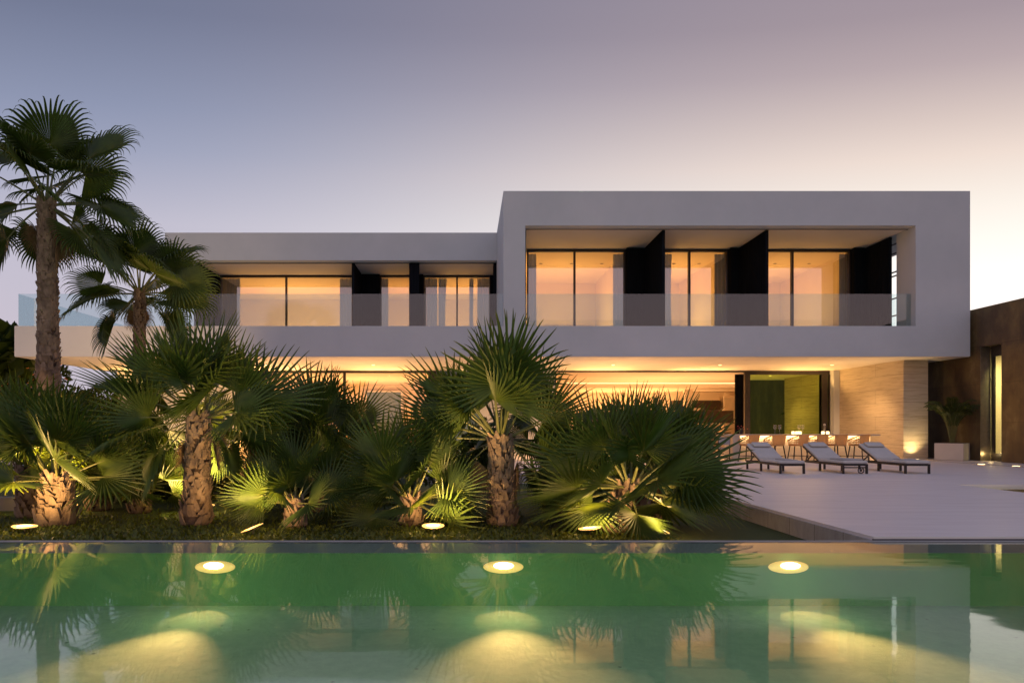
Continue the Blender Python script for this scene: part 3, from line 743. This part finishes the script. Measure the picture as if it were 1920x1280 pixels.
# dining chair + table inside terrace left of bar
def metal_chair(x,y,rz,lab):
    t=thing('terrace_chair',lab,'chair',(x,y,0),(0,0,rz),'dark framed chairs left of the bar')
    part('seat',MB().box(-.24,.24,-.24,.24,.43,.48),M['towel'],t)
    part('backrest',MB().box(-.24,.24,-.27,-.235,.58,.86),M['towel'],t)
    for sx,sy,h in ((-1,-1,.86),(1,-1,.86),(-1,1,.43),(1,1,.43)):
        part('leg',MB().bar((sx*.25,sy*.25,0),(sx*.25,sy*.25,h),.025),M['frame'],t)
    part('stretcher',MB().bar((-.25,-.25,.12),(.25,-.25,.12),.02).bar((-.25,.25,.12),(.25,.25,.12),.02).bar((-.25,-.25,.12),(-.25,.25,.12),.02).bar((.25,-.25,.12),(.25,.25,.12),.02),M['frame'],t)
metal_chair(X(1348,23.2),23.2,R(20),'dark framed chair right beside the lit bar end, half behind palm leaves')
metal_chair(X(1290,23.0),23.0,R(200),'dark framed chair behind the tips of the broad palm')

# ------------------------------------------------------------------ loungers
def lounger(var):
    r=thing('sun_lounger','','sun lounger')
    W=.32; Ld=2.0; zf=.225; hinge=1.16
    f=MB()
    for s in (-1,1): f.bar((s*(W-.02),0,zf),(s*(W-.02),Ld,zf),.04,.05)
    for yy in (0.02,.65,hinge,Ld-.02): f.bar((-W+.04,yy,zf),(W-.04,yy,zf),.04,.045)
    part('frame',f,M['wood'],r)
    for s in (-1,1):
        for yy in (.025,hinge-.05,Ld-.025): part('leg',MB().bar((s*(W-.022),yy,0),(s*(W-.022),yy,zf-.026),.045),M['wood'],r)
    ang=R(25); bl=.90
    bt=(0,hinge+bl*math.cos(ang),zf+.03+bl*math.sin(ang))
    b=MB()
    for s in (-1,1): b.bar((s*(W-.02),hinge,zf+.04),(s*(W-.02),bt[1],bt[2]),.035,.04)
    b.bar((-W,bt[1],bt[2]),(W,bt[1],bt[2]),.035)
    part('backrest_frame',b,M['wood'],r)
    p_=MB()
    for s in (-1,1): p_.bar((s*(W-.05),hinge+.45*math.cos(ang),zf+.45*math.sin(ang)),(s*(W-.05),hinge+.72,zf),.02,.03)
    part('prop',p_,M['wood'],r)
    # cushions rounded
    def cushion(name,pts,th,wd,mat,nw=8):
        # pts along length (y,z) bottom line ; superellipse cross-section
        m=MB(); vs=[]; fs=[]; nr=18
        for i,(yy,zz) in enumerate(pts):
            i0,i1=max(i-1,0),min(i+1,len(pts)-1)
            d=Vector((0,pts[i1][0]-pts[i0][0],pts[i1][1]-pts[i0][1])).normalized(); up=Vector((0,-d.z,d.y))
            if up.z<0: up=-up
            e=1.0 if 0<i<len(pts)-1 else .55
            for k in range(nr):
                a=2*math.pi*k/nr; ca,sa=math.cos(a),math.sin(a)
                cx=math.copysign(abs(ca)**.25,ca)*wd*(.985 if e<1 else 1); cz=math.copysign(abs(sa)**.45,sa)*th/2*e
                vs.append(Vector((cx,yy,zz))+up*(th/2+cz))
        for i in range(len(pts)-1):
            for k in range(nr):
                a=i*nr+k; b2=i*nr+(k+1)%nr; fs.append((a,b2,b2+nr,a+nr))
        fs.append(tuple(reversed(range(nr)))); fs.append(tuple(range((len(pts)-1)*nr,len(pts)*nr)))
        m.add(vs,fs); return part(name,m,mat,r,smooth=True)
    zb=zf+.028
    cushion('seat_cushion',[(.0,zb),(.02,zb),(.3,zb),(.58,zb),(.9,zb),(hinge-.02,zb),(hinge,zb)],.085,W,M['cushion'])
    cb=[(hinge+.01+(bl-.0)*t_*math.cos(ang),zb+.03+(bl)*t_*math.sin(ang)) for t_ in (0,.02,.3,.6,.98,1)]
    cushion('back_cushion',cb,.08,W,M['cushion'])
    hp=[(hinge+bl*t_*math.cos(ang)-math.sin(ang)*.085,zb+.03+bl*t_*math.sin(ang)+math.cos(ang)*.085) for t_ in (.70,.72,.82,.93,.95)]
    cushion('pillow',hp,.06,W*.72,M['cushion'])
    if var==0:
        cushion('towel',[(.32,zb+.083),(.33,zb+.083),(.6,zb+.083),(.61,zb+.083)],.03,W*.5,M['towel'])
        cushion('towel',[(.05,zb+.083),(.06,zb+.083),(.24,zb+.083),(.25,zb+.083)],.025,W*.55,M['towel'])
    elif var==1:
        cushion('towel',[(.1,zb+.083),(.12,zb+.083),(.4,zb+.083),(.7,zb+.083),(.72,zb+.083)],.04,W*.8,M['towel'])
        part('cross_rail',MB().bar((-W+.04,.04,.16),(W-.04,.04,.16),.03),M['wood'],r)
        for s in (.68,):
            wh=MB(); 
            pts=[(W*.55,.1+.075*math.cos(a),.085+.075*math.sin(a)) for a in [i*math.pi/8 for i in range(17)]]
            wh.tube([(W*.55+ .075*math.cos(i*math.pi/8),.06,.085+.075*math.sin(i*math.pi/8)) for i in range(17)],[.012]*17,6)
            for i in range(4): a=i*math.pi/4; wh.bar((W*.55-.07*math.cos(a),.06,.085-.07*math.sin(a)),(W*.55+.07*math.cos(a),.06,.085+.07*math.sin(a)),.012)
            part('wheel',wh,M['frame'],r)
    else:
        cushion('towel',[(.25,zb+.083),(.27,zb+.083),(.6,zb+.083),(.62,zb+.083)],.025,W*.7,M['towel'])
    return r
DL=16.6
for i,(vx,lab) in enumerate(((1486,'grey cushioned sun lounger nearest the palms, two folded towels on its foot end'),(1604,'middle sun lounger with a rumpled towel and a small wheel under its foot end'),(1721,'sun lounger nearest the travertine pier with one flat towel'))):
    o=lounger(i); o.location=(X(vx,DL),DL,0); tag(o,lab,'sun lounger','sun loungers on the terrace')

# ------------------------------------------------------------------ palms
def rnd(a,b): return random.uniform(a,b)
def frond(elev,style,seed):
    rs=random.Random(seed); m=MB(); uv={}
    e=R(elev); droopy=style=='droop'
    Lp=rs.uniform(.85,1.05) if droopy else rs.uniform(.62,.82)
    arch=R(rs.uniform(10,22)) if droopy else R(rs.uniform(2,8))
    pts=[Vector((0,0,0))]; n=6; a=e
    for i in range(n):
        a=e-arch*(i+1)/n; pts.append(pts[-1]+Vector((0,math.cos(a),math.sin(a)))*Lp/n)
    m.tube(pts,[.024-.013*i/n for i in range(n+1)],6,mi=1)
    m.tube([pts[-1],pts[-1]+Vector((0,math.cos(a),math.sin(a)))*.16],[.012,.003],5,mi=1)
    a2=a-R(rs.uniform(-4,8) if not droopy else rs.uniform(0,22))
    Ax=Vector((0,math.cos(a2),math.sin(a2))); Nn=Vector((0,-math.sin(a2),math.cos(a2))); S=Vector((1,0,0))
    # roll
    rl=R(rs.uniform(-58,58)); S,Nn=(S*math.cos(rl)+Nn*math.sin(rl)),(Nn*math.cos(rl)-S*math.sin(rl))
    P=pts[-1]
    ns=42 if droopy else 30; pm=R(rs.uniform(118,138)) if droopy else R(rs.uniform(105,128))
    Rb=rs.uniform(.92,1.08) if droopy else rs.uniform(.82,.98)
    split=.56 if droopy else .46
    ts=[.03,.25,split,split+.08,.74,.82,.9,.96,1.0]
    cup=rs.uniform(.12,.35)
    dphi=2*pm/ns
    G=Vector((0,0,-1))
    for k in range(ns):
        ph=-pm+dphi*(k+.5); 
        d=(Ax*math.cos(ph)+S*math.sin(ph)); d=(d+Nn*cup*abs(math.sin(ph))**1.2).normalized()
        cr=(-Ax*math.sin(ph)+S*math.cos(ph)).normalized(); nn=cr.cross(d).normalized()
        if nn.dot(Nn)<0: nn=-nn
        Lk=Rb*(.70+.30*math.cos(ph*.62))*rs.uniform(.93,1.05)
        jit=cr*rs.uniform(-.05,.05)+nn*rs.uniform(-.05,.05)
        p=P.copy(); cur=d.copy(); prev=0; rows=[]
        bendk=rs.uniform(.7,1.3)
        wsp=Lk*split*math.sin(dphi/2)*1.02
        for t in ts:
            p=p+cur*(t-prev)*Lk; prev=t
            if t>=split:
                tt=(t-split)/(1-split)
                bd=(1.9*bendk*tt**1.5 if droopy else .09*bendk*tt)
                cur=(cur+G*bd*.55+jit*.6).normalized()
                hw=wsp*(.84 if tt>0 else 1)*(1-tt)**.7*(1 if t<1 else 0)+.0012
            else: hw=Lk*t*math.sin(dphi/2)*1.02; cur=(cur+G*(.05 if droopy else .012)).normalized()
            o=nn*hw*.85
            rows.append((p-cr*hw-o*.5,p+o*.5,p+cr*hw-o*.5,t))
        base=len(m.v)
        vs=[]; 
        for r_ in rows: vs+=list(r_[:3])
        for i,r_ in enumerate(rows):
            for q in range(3): uv[base+3*i+q]=r_[3]
        fs=[]
        for i in range(len(rows)-1):
            b=3*i; fs.append((b,b+1,b+4,b+3)); fs.append((b+1,b+2,b+5,b+4))
        m.add(vs,fs,0)
    m.uv=uv
    return m.mesh('frond',[M['blade'],M['petiole']])
ELS={'stiff':[86,68,50,32,14,-6,-28],'droop':[80,60,38,16,-8,-34,-60]}
FR={s:{e:[frond(e,s,hash((e,len(s),q))%99991) for q in range(5)] for e in ELS[s]} for s in ELS}

def trunk_mesh(h,r0,r1,lean,seed,boots=True,bw=1.0):
    rs=random.Random(seed); m=MB(); n=14; lv=max(8,int(h/.07)); 
    lean=Vector((lean[0],lean[1],0))
    def c(t): return lean*(t**1.4)+Vector((0,0,h*t))
    def rad(t):
        return r1+(r0-r1)*(1-t)**1.6 + .12*r0*max(0,1-t*9)
    pts=[c(i/lv) for i in range(lv+1)]; vs=[]; fs=[]
    for i,p in enumerate(pts):
        for k in range(n):
            a=2*math.pi*k/n; rr=rad(i/lv)*(1+rs.uniform(-.08,.08)); vs.append(p+Vector((rr*math.cos(a),rr*math.sin(a),0)))
    for i in range(lv):
        for k in range(n): q=i*n+k; w_=i*n+(k+1)%n; fs.append((q,w_,w_+n,q+n))
    fs.append(tuple(range(lv*n,lv*n+n)))
    m.add(vs,fs,1)
    # leaf-base boots : crossing diagonal stubs
    rows=max(5,int(h/.062)); per=11
    for i in range(rows):
        t=(i+.2)/rows; p=c(t); rr=rad(t)
        for k in range(per):
            a=2*math.pi*(k+.5*(i%2))/per+rs.uniform(-.12,.12)+i*.13
            o=Vector((math.cos(a),math.sin(a),0)); s=Vector((-math.sin(a),math.cos(a),0))
            if rs.random()<.06: continue
            hw=rr*.33*bw*rs.uniform(.8,1.2); L=rs.uniform(.09,.17)*max(.8,rr/.16); out=rs.uniform(.012,.05)*(1+rs.random()*.8)*(rr/.17)
            sk=rs.uniform(-.05,.05)
            b0=p+o*rr*.96; tip=b0+Vector((0,0,L))+o*out+s*sk
            hw2=hw*rs.uniform(.25,.6)
            vs=[b0-s*hw,b0+s*hw,b0+o*.03+Vector((0,0,L*.3))+s*hw*.8,b0+o*.03+Vector((0,0,L*.3))-s*hw*.8,
                tip+s*hw2,tip-s*hw2,tip+s*hw2*.8-o*.022,tip-s*hw2*.8-o*.022]
            m.add(vs,[(0,1,2,3),(3,2,4,5),(5,4,6,7),(1,6,4,2),(0,3,5,7)],0)
    return m.mesh('trunk',[M['bark'],M['fiber']])
def palm(lab,x,D,h,r0,r1,lean,nf,style,sc_,els,seed,group='fan palms in the garden bed',name='fan_palm',dirs=None,base=GZ,bw=1.0):
    random.seed(seed)
    r=thing(name,lab,'palm tree',(x,D,base),group=group)
    part('trunk',trunk_mesh(h,r0,r1,lean,seed,bw=bw),None,r) if False else None
    o=bpy.data.objects.new('trunk',trunk_mesh(h,r0,r1,lean,seed,bw=bw)); COL.objects.link(o); o.parent=r
    top=Vector((lean[0],lean[1],h))
    ga=R(137.5); az0=rnd(0,6.28)
    spec=[]
    for i in range(nf):
        u=i/(nf-1); e=els[0]+(els[1]-els[0])*u**.85; spec.append((math.degrees(az0+ga*i),e,1.0))
    for q in (dirs or []): spec.append(q)
    for ix,(az,e,s) in enumerate(spec):
        ca=math.cos(R(az-180))
        if ix<nf and ca>.45 and e<(38 if style=='stiff' else 22) and h>.6:
            if random.random()<.55: continue
            e=rnd(42,62)
        el=min(ELS[style],key=lambda v:abs(v-e)); me=random.choice(FR[style][el])
        f=bpy.data.objects.new('frond',me); COL.objects.link(f); f.parent=r
        zz=-.10*(1-(e+40)/130)
        azr=R(az)
        f.location=top+Vector((math.sin(azr)*r1*.5,math.cos(azr)*r1*.5,zz))
        f.rotation_euler=(R(max(-10,min(10,e-el))),0,-azr)
        k=sc_*s*rnd(.88,1.08)*(.84 if style=='stiff' else .95); f.scale=(k,k,k)
    return r
# azimuth: 0 = away from camera, 90 = right, 180 = toward camera, 270 = left
def base_D(py): return (CH-GZ)*FPX/(py-VY)
def PX(px_,D): return X(px_,D)
P=palm
bD0=base_D
base_D=lambda py: bD0(py)+.35
D=base_D(990)
P('short thick fan palm at the left edge, trunk lit gold by a lamp',PX(105,D),D,.72,.23,.17,(0.02,0),17,'stiff',1.04,(84,-2),11,dirs=[(150,30,1.0),(200,5,.9),(95,8,1.0)])
D=base_D(974)
P('fan palm with a shaded trunk directly behind the lit left palm',PX(58,D),D,.8,.18,.15,(-.05,0),16,'stiff',1.15,(80,5),12)
D=base_D(966)
P('small low fan palm between the left palm and the tall shaggy one',PX(262,D),D,.5,.15,.12,(0,0),14,'stiff',.82,(70,-10),13)
D=base_D(990)
P('large fan palm with a tall shaggy brown trunk left of centre',PX(368,D),D,1.62,.18,.145,(.05,0),18,'stiff',1.12,(84,-22),14,dirs=[(95,35,1.1),(268,22,1.25),(275,42,1.25),(86,22,1.25),(180,48,1.05),(160,30,.95)])
D=base_D(993)
P('smallest fan palm in the front row with a thin stubby trunk',PX(557,D),D-.1,.40,.135,.10,(0,0),12,'stiff',.80,(72,-2),15,dirs=[(265,12,1.0),(200,35,.95)])
D=base_D(963)
P('low fan palm just behind the smallest front palm',PX(600,D),D,.50,.14,.12,(0,0),15,'stiff',1.02,(82,10),16)
D=base_D(990)
P('spreading short fan palm above the middle ground lamp, fronds touching the lawn',PX(770,D),D,.42,.15,.13,(0,0),16,'stiff',.98,(84,-10),17,dirs=[(240,-18,1.0),(120,-20,1.0),(100,12,1.0),(200,38,.9)])
D=base_D(990)
P('large centre fan palm with thick pale shaggy trunk and broad round crown',PX(942,D),D,1.30,.19,.155,(-.03,0),18,'stiff',1.13,(86,-20),18,dirs=[(92,28,1.1),(270,32,1.1),(180,62,1.1),(165,70,1.15),(285,20,1.15),(258,45,1.15)])
D=base_D(1006)
P('broad bushy fan palm with a leaning trunk nearest the terrace corner',PX(1150,D),D,.66,.15,.13,(.24,.05),18,'stiff',1.08,(86,-18),19,dirs=[(90,5,1.15),(95,25,1.1),(88,-12,1.1),(185,-26,.9),(205,-8,.95),(150,-14,1.0),(165,18,.9),(225,12,1.0),(262,5,1.0),(265,-22,.9),(180,45,1.0)])
D=base_D(996)
P('slim straight fan palm stem beside the leaning trunk near the terrace',PX(1237,D),D+.15,.72,.06,.05,(0,0),11,'stiff',.92,(84,5),20)
# second row
P('dark upright fan palm behind the low palms left of centre',PX(600,11.6),11.6,1.02,.16,.14,(0,0),15,'stiff',1.12,(86,22),21,group='fan palms in the second row')
P('dark fan palm in the second row between the left palms',PX(185,11.3),11.3,.75,.16,.14,(0,0),14,'stiff',1.1,(80,5),22,group='fan palms in the second row')
P('shaded droopy second row fan palm right of the tall shaggy trunk',PX(465,11.2),11.2,1.35,.13,.11,(0,0),9,'droop',.62,(55,-25),24,group='fan palms in the second row')
P('shaded droopy fan palm in the second row right of the centre palm',PX(1035,10.9),10.9,1.25,.13,.11,(0,0),9,'droop',.66,(50,-25),25,group='fan palms in the second row')
P('dark bushy fan palm in the second row behind the broad right palm',PX(1200,10.6),10.6,.75,.15,.14,(0,0),14,'stiff',1.05,(84,12),26,group='fan palms in the second row')
P('small dark fan palm in the second row at the left picture edge',PX(-30,10.8),10.8,.9,.15,.14,(0,0),16,'stiff',1.1,(82,10),27,group='fan palms in the second row')
# tall palms
D=13.6
P('tallest fan palm with a high cross-hatched trunk at the left picture edge',PX(92,D),D,6.1,.225,.145,(-.05,0),20,'droop',1.20,(86,-30),31,group='tall fan palms above the garden',dirs=[(330,62,1.1),(100,52,1.15),(170,60,1.0)],bw=1.3)
D=16.0
P('second tall fan palm, slimmer and lower, in front of the wing roof',PX(262,D),D,4.75,.16,.11,(.0,0),18,'droop',1.08,(84,-42),32,group='tall fan palms above the garden',dirs=[(60,66,1.0),(88,25,1.1),(270,8,1.1)])

def hang(root,top,specs):
    for az,e,k,dry in specs:
        me=random.choice(FR['droop'][e])
        if dry: me=random.choice(DRY)
        f=bpy.data.objects.new('dry_frond' if dry else 'frond',me); COL.objects.link(f); f.parent=root
        a=R(az); f.location=Vector(top)+Vector((math.sin(a)*.06,math.cos(a)*.06,-.06)); f.rotation_euler=(0,0,-a); f.scale=(k,k,k)
DRY=[]
M['dry']=noisy('dry_frond',(.16,.09,.04),(.30,.19,.09),6,.9,objc=True)
for q in range(3):
    me=frond(-60,'droop',500+q); me.materials[0]=M['dry']; DRY.append(me)
PL_={o['label'][:14]:o for o in bpy.data.objects if o.name.startswith('fan_palm')}
random.seed(77)
hang(PL_['large fan palm'],(.05,0,1.62),[(262,-8,.8,0),(285,-34,.72,0),(250,-34,.7,0),(75,-8,.75,0),(110,-34,.62,0),(300,-60,.5,1),(80,-60,.45,1)])
hang(PL_['large centre f'],(-.03,0,1.30),[(100,-8,.72,0),(80,-34,.68,0),(115,-34,.6,0),(265,-34,.6,0),(70,-60,.5,1),(280,-60,.45,1)])
hang(PL_['tallest fan pa'],(-.05,0,6.1),[(60,-60,.7,1),(300,-60,.6,1),(95,-34,1.0,0),(265,-34,1.0,0)])
hang(PL_['second tall fa'],(0,0,4.75),[(70,-34,.85,0),(280,-34,.85,0),(320,-60,.5,1)])
# potted areca palm
pt=thing('planter_palm','feathery palm in a square white planter beside the rust brown wall','potted plant',(17.62,23.7,0),(0,0,R(40)))
pm_=MB(); pm_.box(-.43,.43,-.43,.43,.03,.62); pm_.box(-.4,.4,-.4,.4,0,.03)
part('planter',pm_,M['planter'],pt); part('soil',MB().box(-.38,.38,-.38,.38,.615,.635),M['fiber'],pt)
random.seed(55)
def areca():
    m=MB(); uv={}
    for i in range(30):
        az=i*2.4; e=R(rnd(72,89)); L=rnd(1.5,2.25); p=Vector((.08*math.cos(az),.08*math.sin(az),.62)); pts=[p.copy()]
        for k in range(10):
            a=e-R(115)*(k/10)**2.3; p=p+Vector((math.cos(az)*math.cos(a),math.sin(az)*math.cos(a),math.sin(a)))*L/10; pts.append(p.copy())
        m.tube(pts,[.014-.001*k for k in range(11)],5,mi=1)
        for k in range(24,61):
            t=k/61*10; j=min(9,int(t)); q=pts[j].lerp(pts[j+1],t-j); d=(pts[j+1]-pts[j]).normalized()
            sd=d.cross(Vector((0,0,1))).normalized(); up=sd.cross(d)
            for s in (-1,1):
                dd=(d*.7+sd*s*.9+up*.15).normalized(); l=.30*math.sin(math.pi*min(.95,max(.12,(k-20)/43)))+.07
                wv=d*.010; e1=q+dd*l*.6; e2=q+dd*l+Vector((0,0,-.35*l))
                m.add([q-wv,q+wv,e1+wv*1.3,e1-wv*1.3,e2],[(0,1,2,3),(3,2,4)],0)
    return m
part('crown',areca(),[M['leaf_dark'],M['petiole']],pt).scale=(.66,.66,1)

# ------------------------------------------------------------------ background shrubs and trees
def bush(lab,x,y,h,wd,n,seed,name='shrub',cat='shrub',lit_share=0,leaf=.16,group='shrubs behind the palms',base=0.0):
    rs=random.Random(seed); r=thing(name,lab,cat,(x,y,base),group=group)
    m=MB()
    clumps=[(Vector((rs.gauss(0,.38)*wd,rs.gauss(0,.3)*wd,h*rs.uniform(.25,.95))),rs.uniform(.2,.42)*wd) for _ in range(14)]
    for i in range(n):
        c,cr=clumps[i%14]; v=Vector((rs.gauss(0,1),rs.gauss(0,1),rs.gauss(0,1))).normalized()*cr*rs.uniform(.4,1)**.5
        p=c+v; d=(v+Vector((rs.gauss(0,.5),rs.gauss(0,.5),rs.gauss(.3,.5)))*cr).normalized(); s=d.cross(Vector((rs.gauss(0,1),rs.gauss(0,1),rs.gauss(0,1)))).normalized()
        l=leaf*rs.uniform(.6,1.3); w_=l*.28; mi=1 if rs.random()<lit_share else 0
        m.add([p,p+d*l*.5+s*w_,p+d*l,p+d*l*.5-s*w_],[(0,1,2,3)],mi)
    part('foliage',m,[M['leaf_dark'],M['flower']],r)
    st_=MB()
    for i in range(6):
        c=clumps[i][0]; st_.tube([(rs.uniform(-.1,.1),rs.uniform(-.1,.1),0),c*.5+Vector((0,0,.1)),c],[.05,.035,.012],6)
    part('stem',st_,M['fiber'],r)
for i,(vx,D,h,wd,fl,lab) in enumerate(((5,26,4.2,2.2,.10,'dark flowering shrub at the far left edge below the balcony end'),(70,30,3.0,1.8,.05,'dark round shrub under the left end of the balcony slab'),
     (150,28,2.6,1.8,.0,'dark shrub under the slab behind the tallest palm'),(-60,24,3.6,2.2,.08,'tall dark shrub just beyond the left picture edge'))):
    bush(lab,X(vx,D),D,h,wd,4200,70+i,lit_share=fl,leaf=.24)
bush('upright paddle leaved plant rising above the shrubs at the left edge',X(22,24.8),24.8,4.9,.55,160,90,name='tropical_plant',cat='plant',leaf=1.0,group=None)
for i,(vx,D,h,wd,lab) in enumerate(((330,13.2,0.7,1.1,'low dark shrub behind the tall shaggy trunk'),(520,13.0,0.7,1.2,'low dark shrub behind the smallest front palm'),(700,13.4,0.7,1.2,'low dark shrub left of the middle spreading palm'),
     (880,13.2,1.2,1.1,'low dark shrub behind the centre palm trunk'),(230,12.6,1.0,1.2,'low dark shrub behind the small low palm'),(120,13.6,1.3,1.4,'low dark shrub behind the lit left palm'),(430,14.5,1.4,1.4,'low dark shrub further back near the pale terrace step'))):
    bush(lab,X(vx,D),D,h,wd,2600,100+i,group='low shrubs between the palms',leaf=.13,base=GZ)
# low pale garden walls at left
wv=thing('garden_wall','low pale rendered garden wall at the left behind the palms','wall',(-11,11.2,GZ))
part('wall_body',MB().box(-3,4.1,0,.3,0,.22),M['lilac'],wv)

# ground cover tufts (uncountable)
random.seed(5)
gm=MB()
for i in range(26000):
    x=random.uniform(-9.5,5.2); 
    y=6.95+abs(random.gauss(0,1.6))
    if y>13: continue
    if x>TX-.1: continue
    if x>2.6 and y>8: continue
    h=random.uniform(.015,.05); a=random.uniform(0,6.28); w_=random.uniform(.006,.015); l=random.uniform(.02,.05)
    dx,dy=math.cos(a),math.sin(a); b=Vector((x,y,GZ))
    gm.add([b+Vector((-dy*w_,dx*w_,0)),b+Vector((dy*w_,-dx*w_,0)),b+Vector((dx*l+dy*w_,dy*l-dx*w_,h)),b+Vector((dx*l-dy*w_,dy*l+dx*w_,h+.006))],[(0,1,2,3)])
M['cover']=blades('cover_leaf',(.06,.085,.02),(.09,.12,.03)); o=part('ground_cover',gm,M['cover']); tag(o,'low leafy ground cover along the pool edge','ground cover',kind='stuff')

# ------------------------------------------------------------------ garden lamps
def flood(px_,py_,lab,tilt,targets,en=190):
    D=bD0(py_+12); x=X(px_,D)
    t=thing('garden_lamp',lab,'garden lamp',(x,D,GZ),group='disc shaped flood lamps in the palm bed')
    tx,ty=tilt
    hd=MB().lathe([(0,0),(.06,.005),(.12,.022),(.135,.04),(.125,.05)],n=24)
    h=part('head',hd,M['metal'],t,smooth=True); h.location=(0,0,.06); h.rotation_euler=(R(tx),R(ty),0)
    ln=part('lens',MB().lathe([(0,.052),(.085,.05),(.1,.047)],n=24),M['lamp_hot'],h)
    part('rim',MB().lathe([(.1,.047),(.15,.036),(.152,.046),(.1,.052)],n=28),M['pool_rim'],h)
    part('stake',MB().tube([(0,0,-.05),(0,0,.07)],[.015,.015]),M['metal'],t)
    for (ax,az_,s) in targets:
        light('flood_bulb','SPOT',t,(0,-.25,.14),en*s,(1,.58,.20),aim=(ax,.75,az_),spot_size=R(130),spot_blend=1,shadow_soft_size=.08)
    light('spill_bulb','POINT',t,(0,-.1,.3),9,(1,.58,.2),shadow_soft_size=.08)
flood(46,988,'disc flood lamp on the lawn at the far left beside the lit trunk',(0,3),[(.4,1.5,1.0),(-.2,3.5,.9)])
flood(475,991,'tilted disc flood lamp left of the smallest front palm',(0,-22),[(-.7,1.8,1.0),(.6,1.4,.7)])
flood(812,987,'disc flood lamp under the spreading middle palm',(4,0),[(-.2,1.2,.7),(.9,1.8,1.0)])
flood(1107,991,'disc flood lamp left of the leaning trunk near the terrace',(0,-8),[(.9,1.3,.3),(-.8,2.2,.35)])
flood(1232,995,'disc flood lamp right of the leaning trunk, partly hidden by fronds',(6,14),[(-.3,1.2,.3)])
flood(128,946,'disc flood lamp aimed up at the tallest palm',(0,0),[(-.3,7.5,1.5)],1300)  # extra lamp added out of sight to brighten the tallest crown
flood(385,946,'disc flood lamp behind the shaggy trunk aimed at the second tall palm',(0,0),[(-.9,7.0,1.2)],1300)  # extra lamp kept out of sight, added to lift the second tall crown

t=thing('garden_lamp','disc flood lamp behind the left palms aimed up at the balcony end','garden lamp',(X(140,16.2),16.2,GZ),group='disc shaped flood lamps in the palm bed')  # hidden lamp added to give the left fascia its peach tint
h=part('head',MB().lathe([(0,0),(.06,.005),(.12,.022),(.135,.04),(.125,.05)],n=24),M['metal'],t,smooth=True); h.location=(0,0,.06)
part('lens',MB().lathe([(0,.046),(.122,.046)],n=24),M['lamp_hot'],h)
part('stake',MB().tube([(0,0,-.05),(0,0,.07)],[.015,.015]),M['metal'],t)
light('wall_wash_bulb','SPOT',t,(0,-.05,.2),2300,(1,.58,.24),aim=(-3.5,7.3,4.4),spot_size=R(85),spot_blend=1,shadow_soft_size=.12)
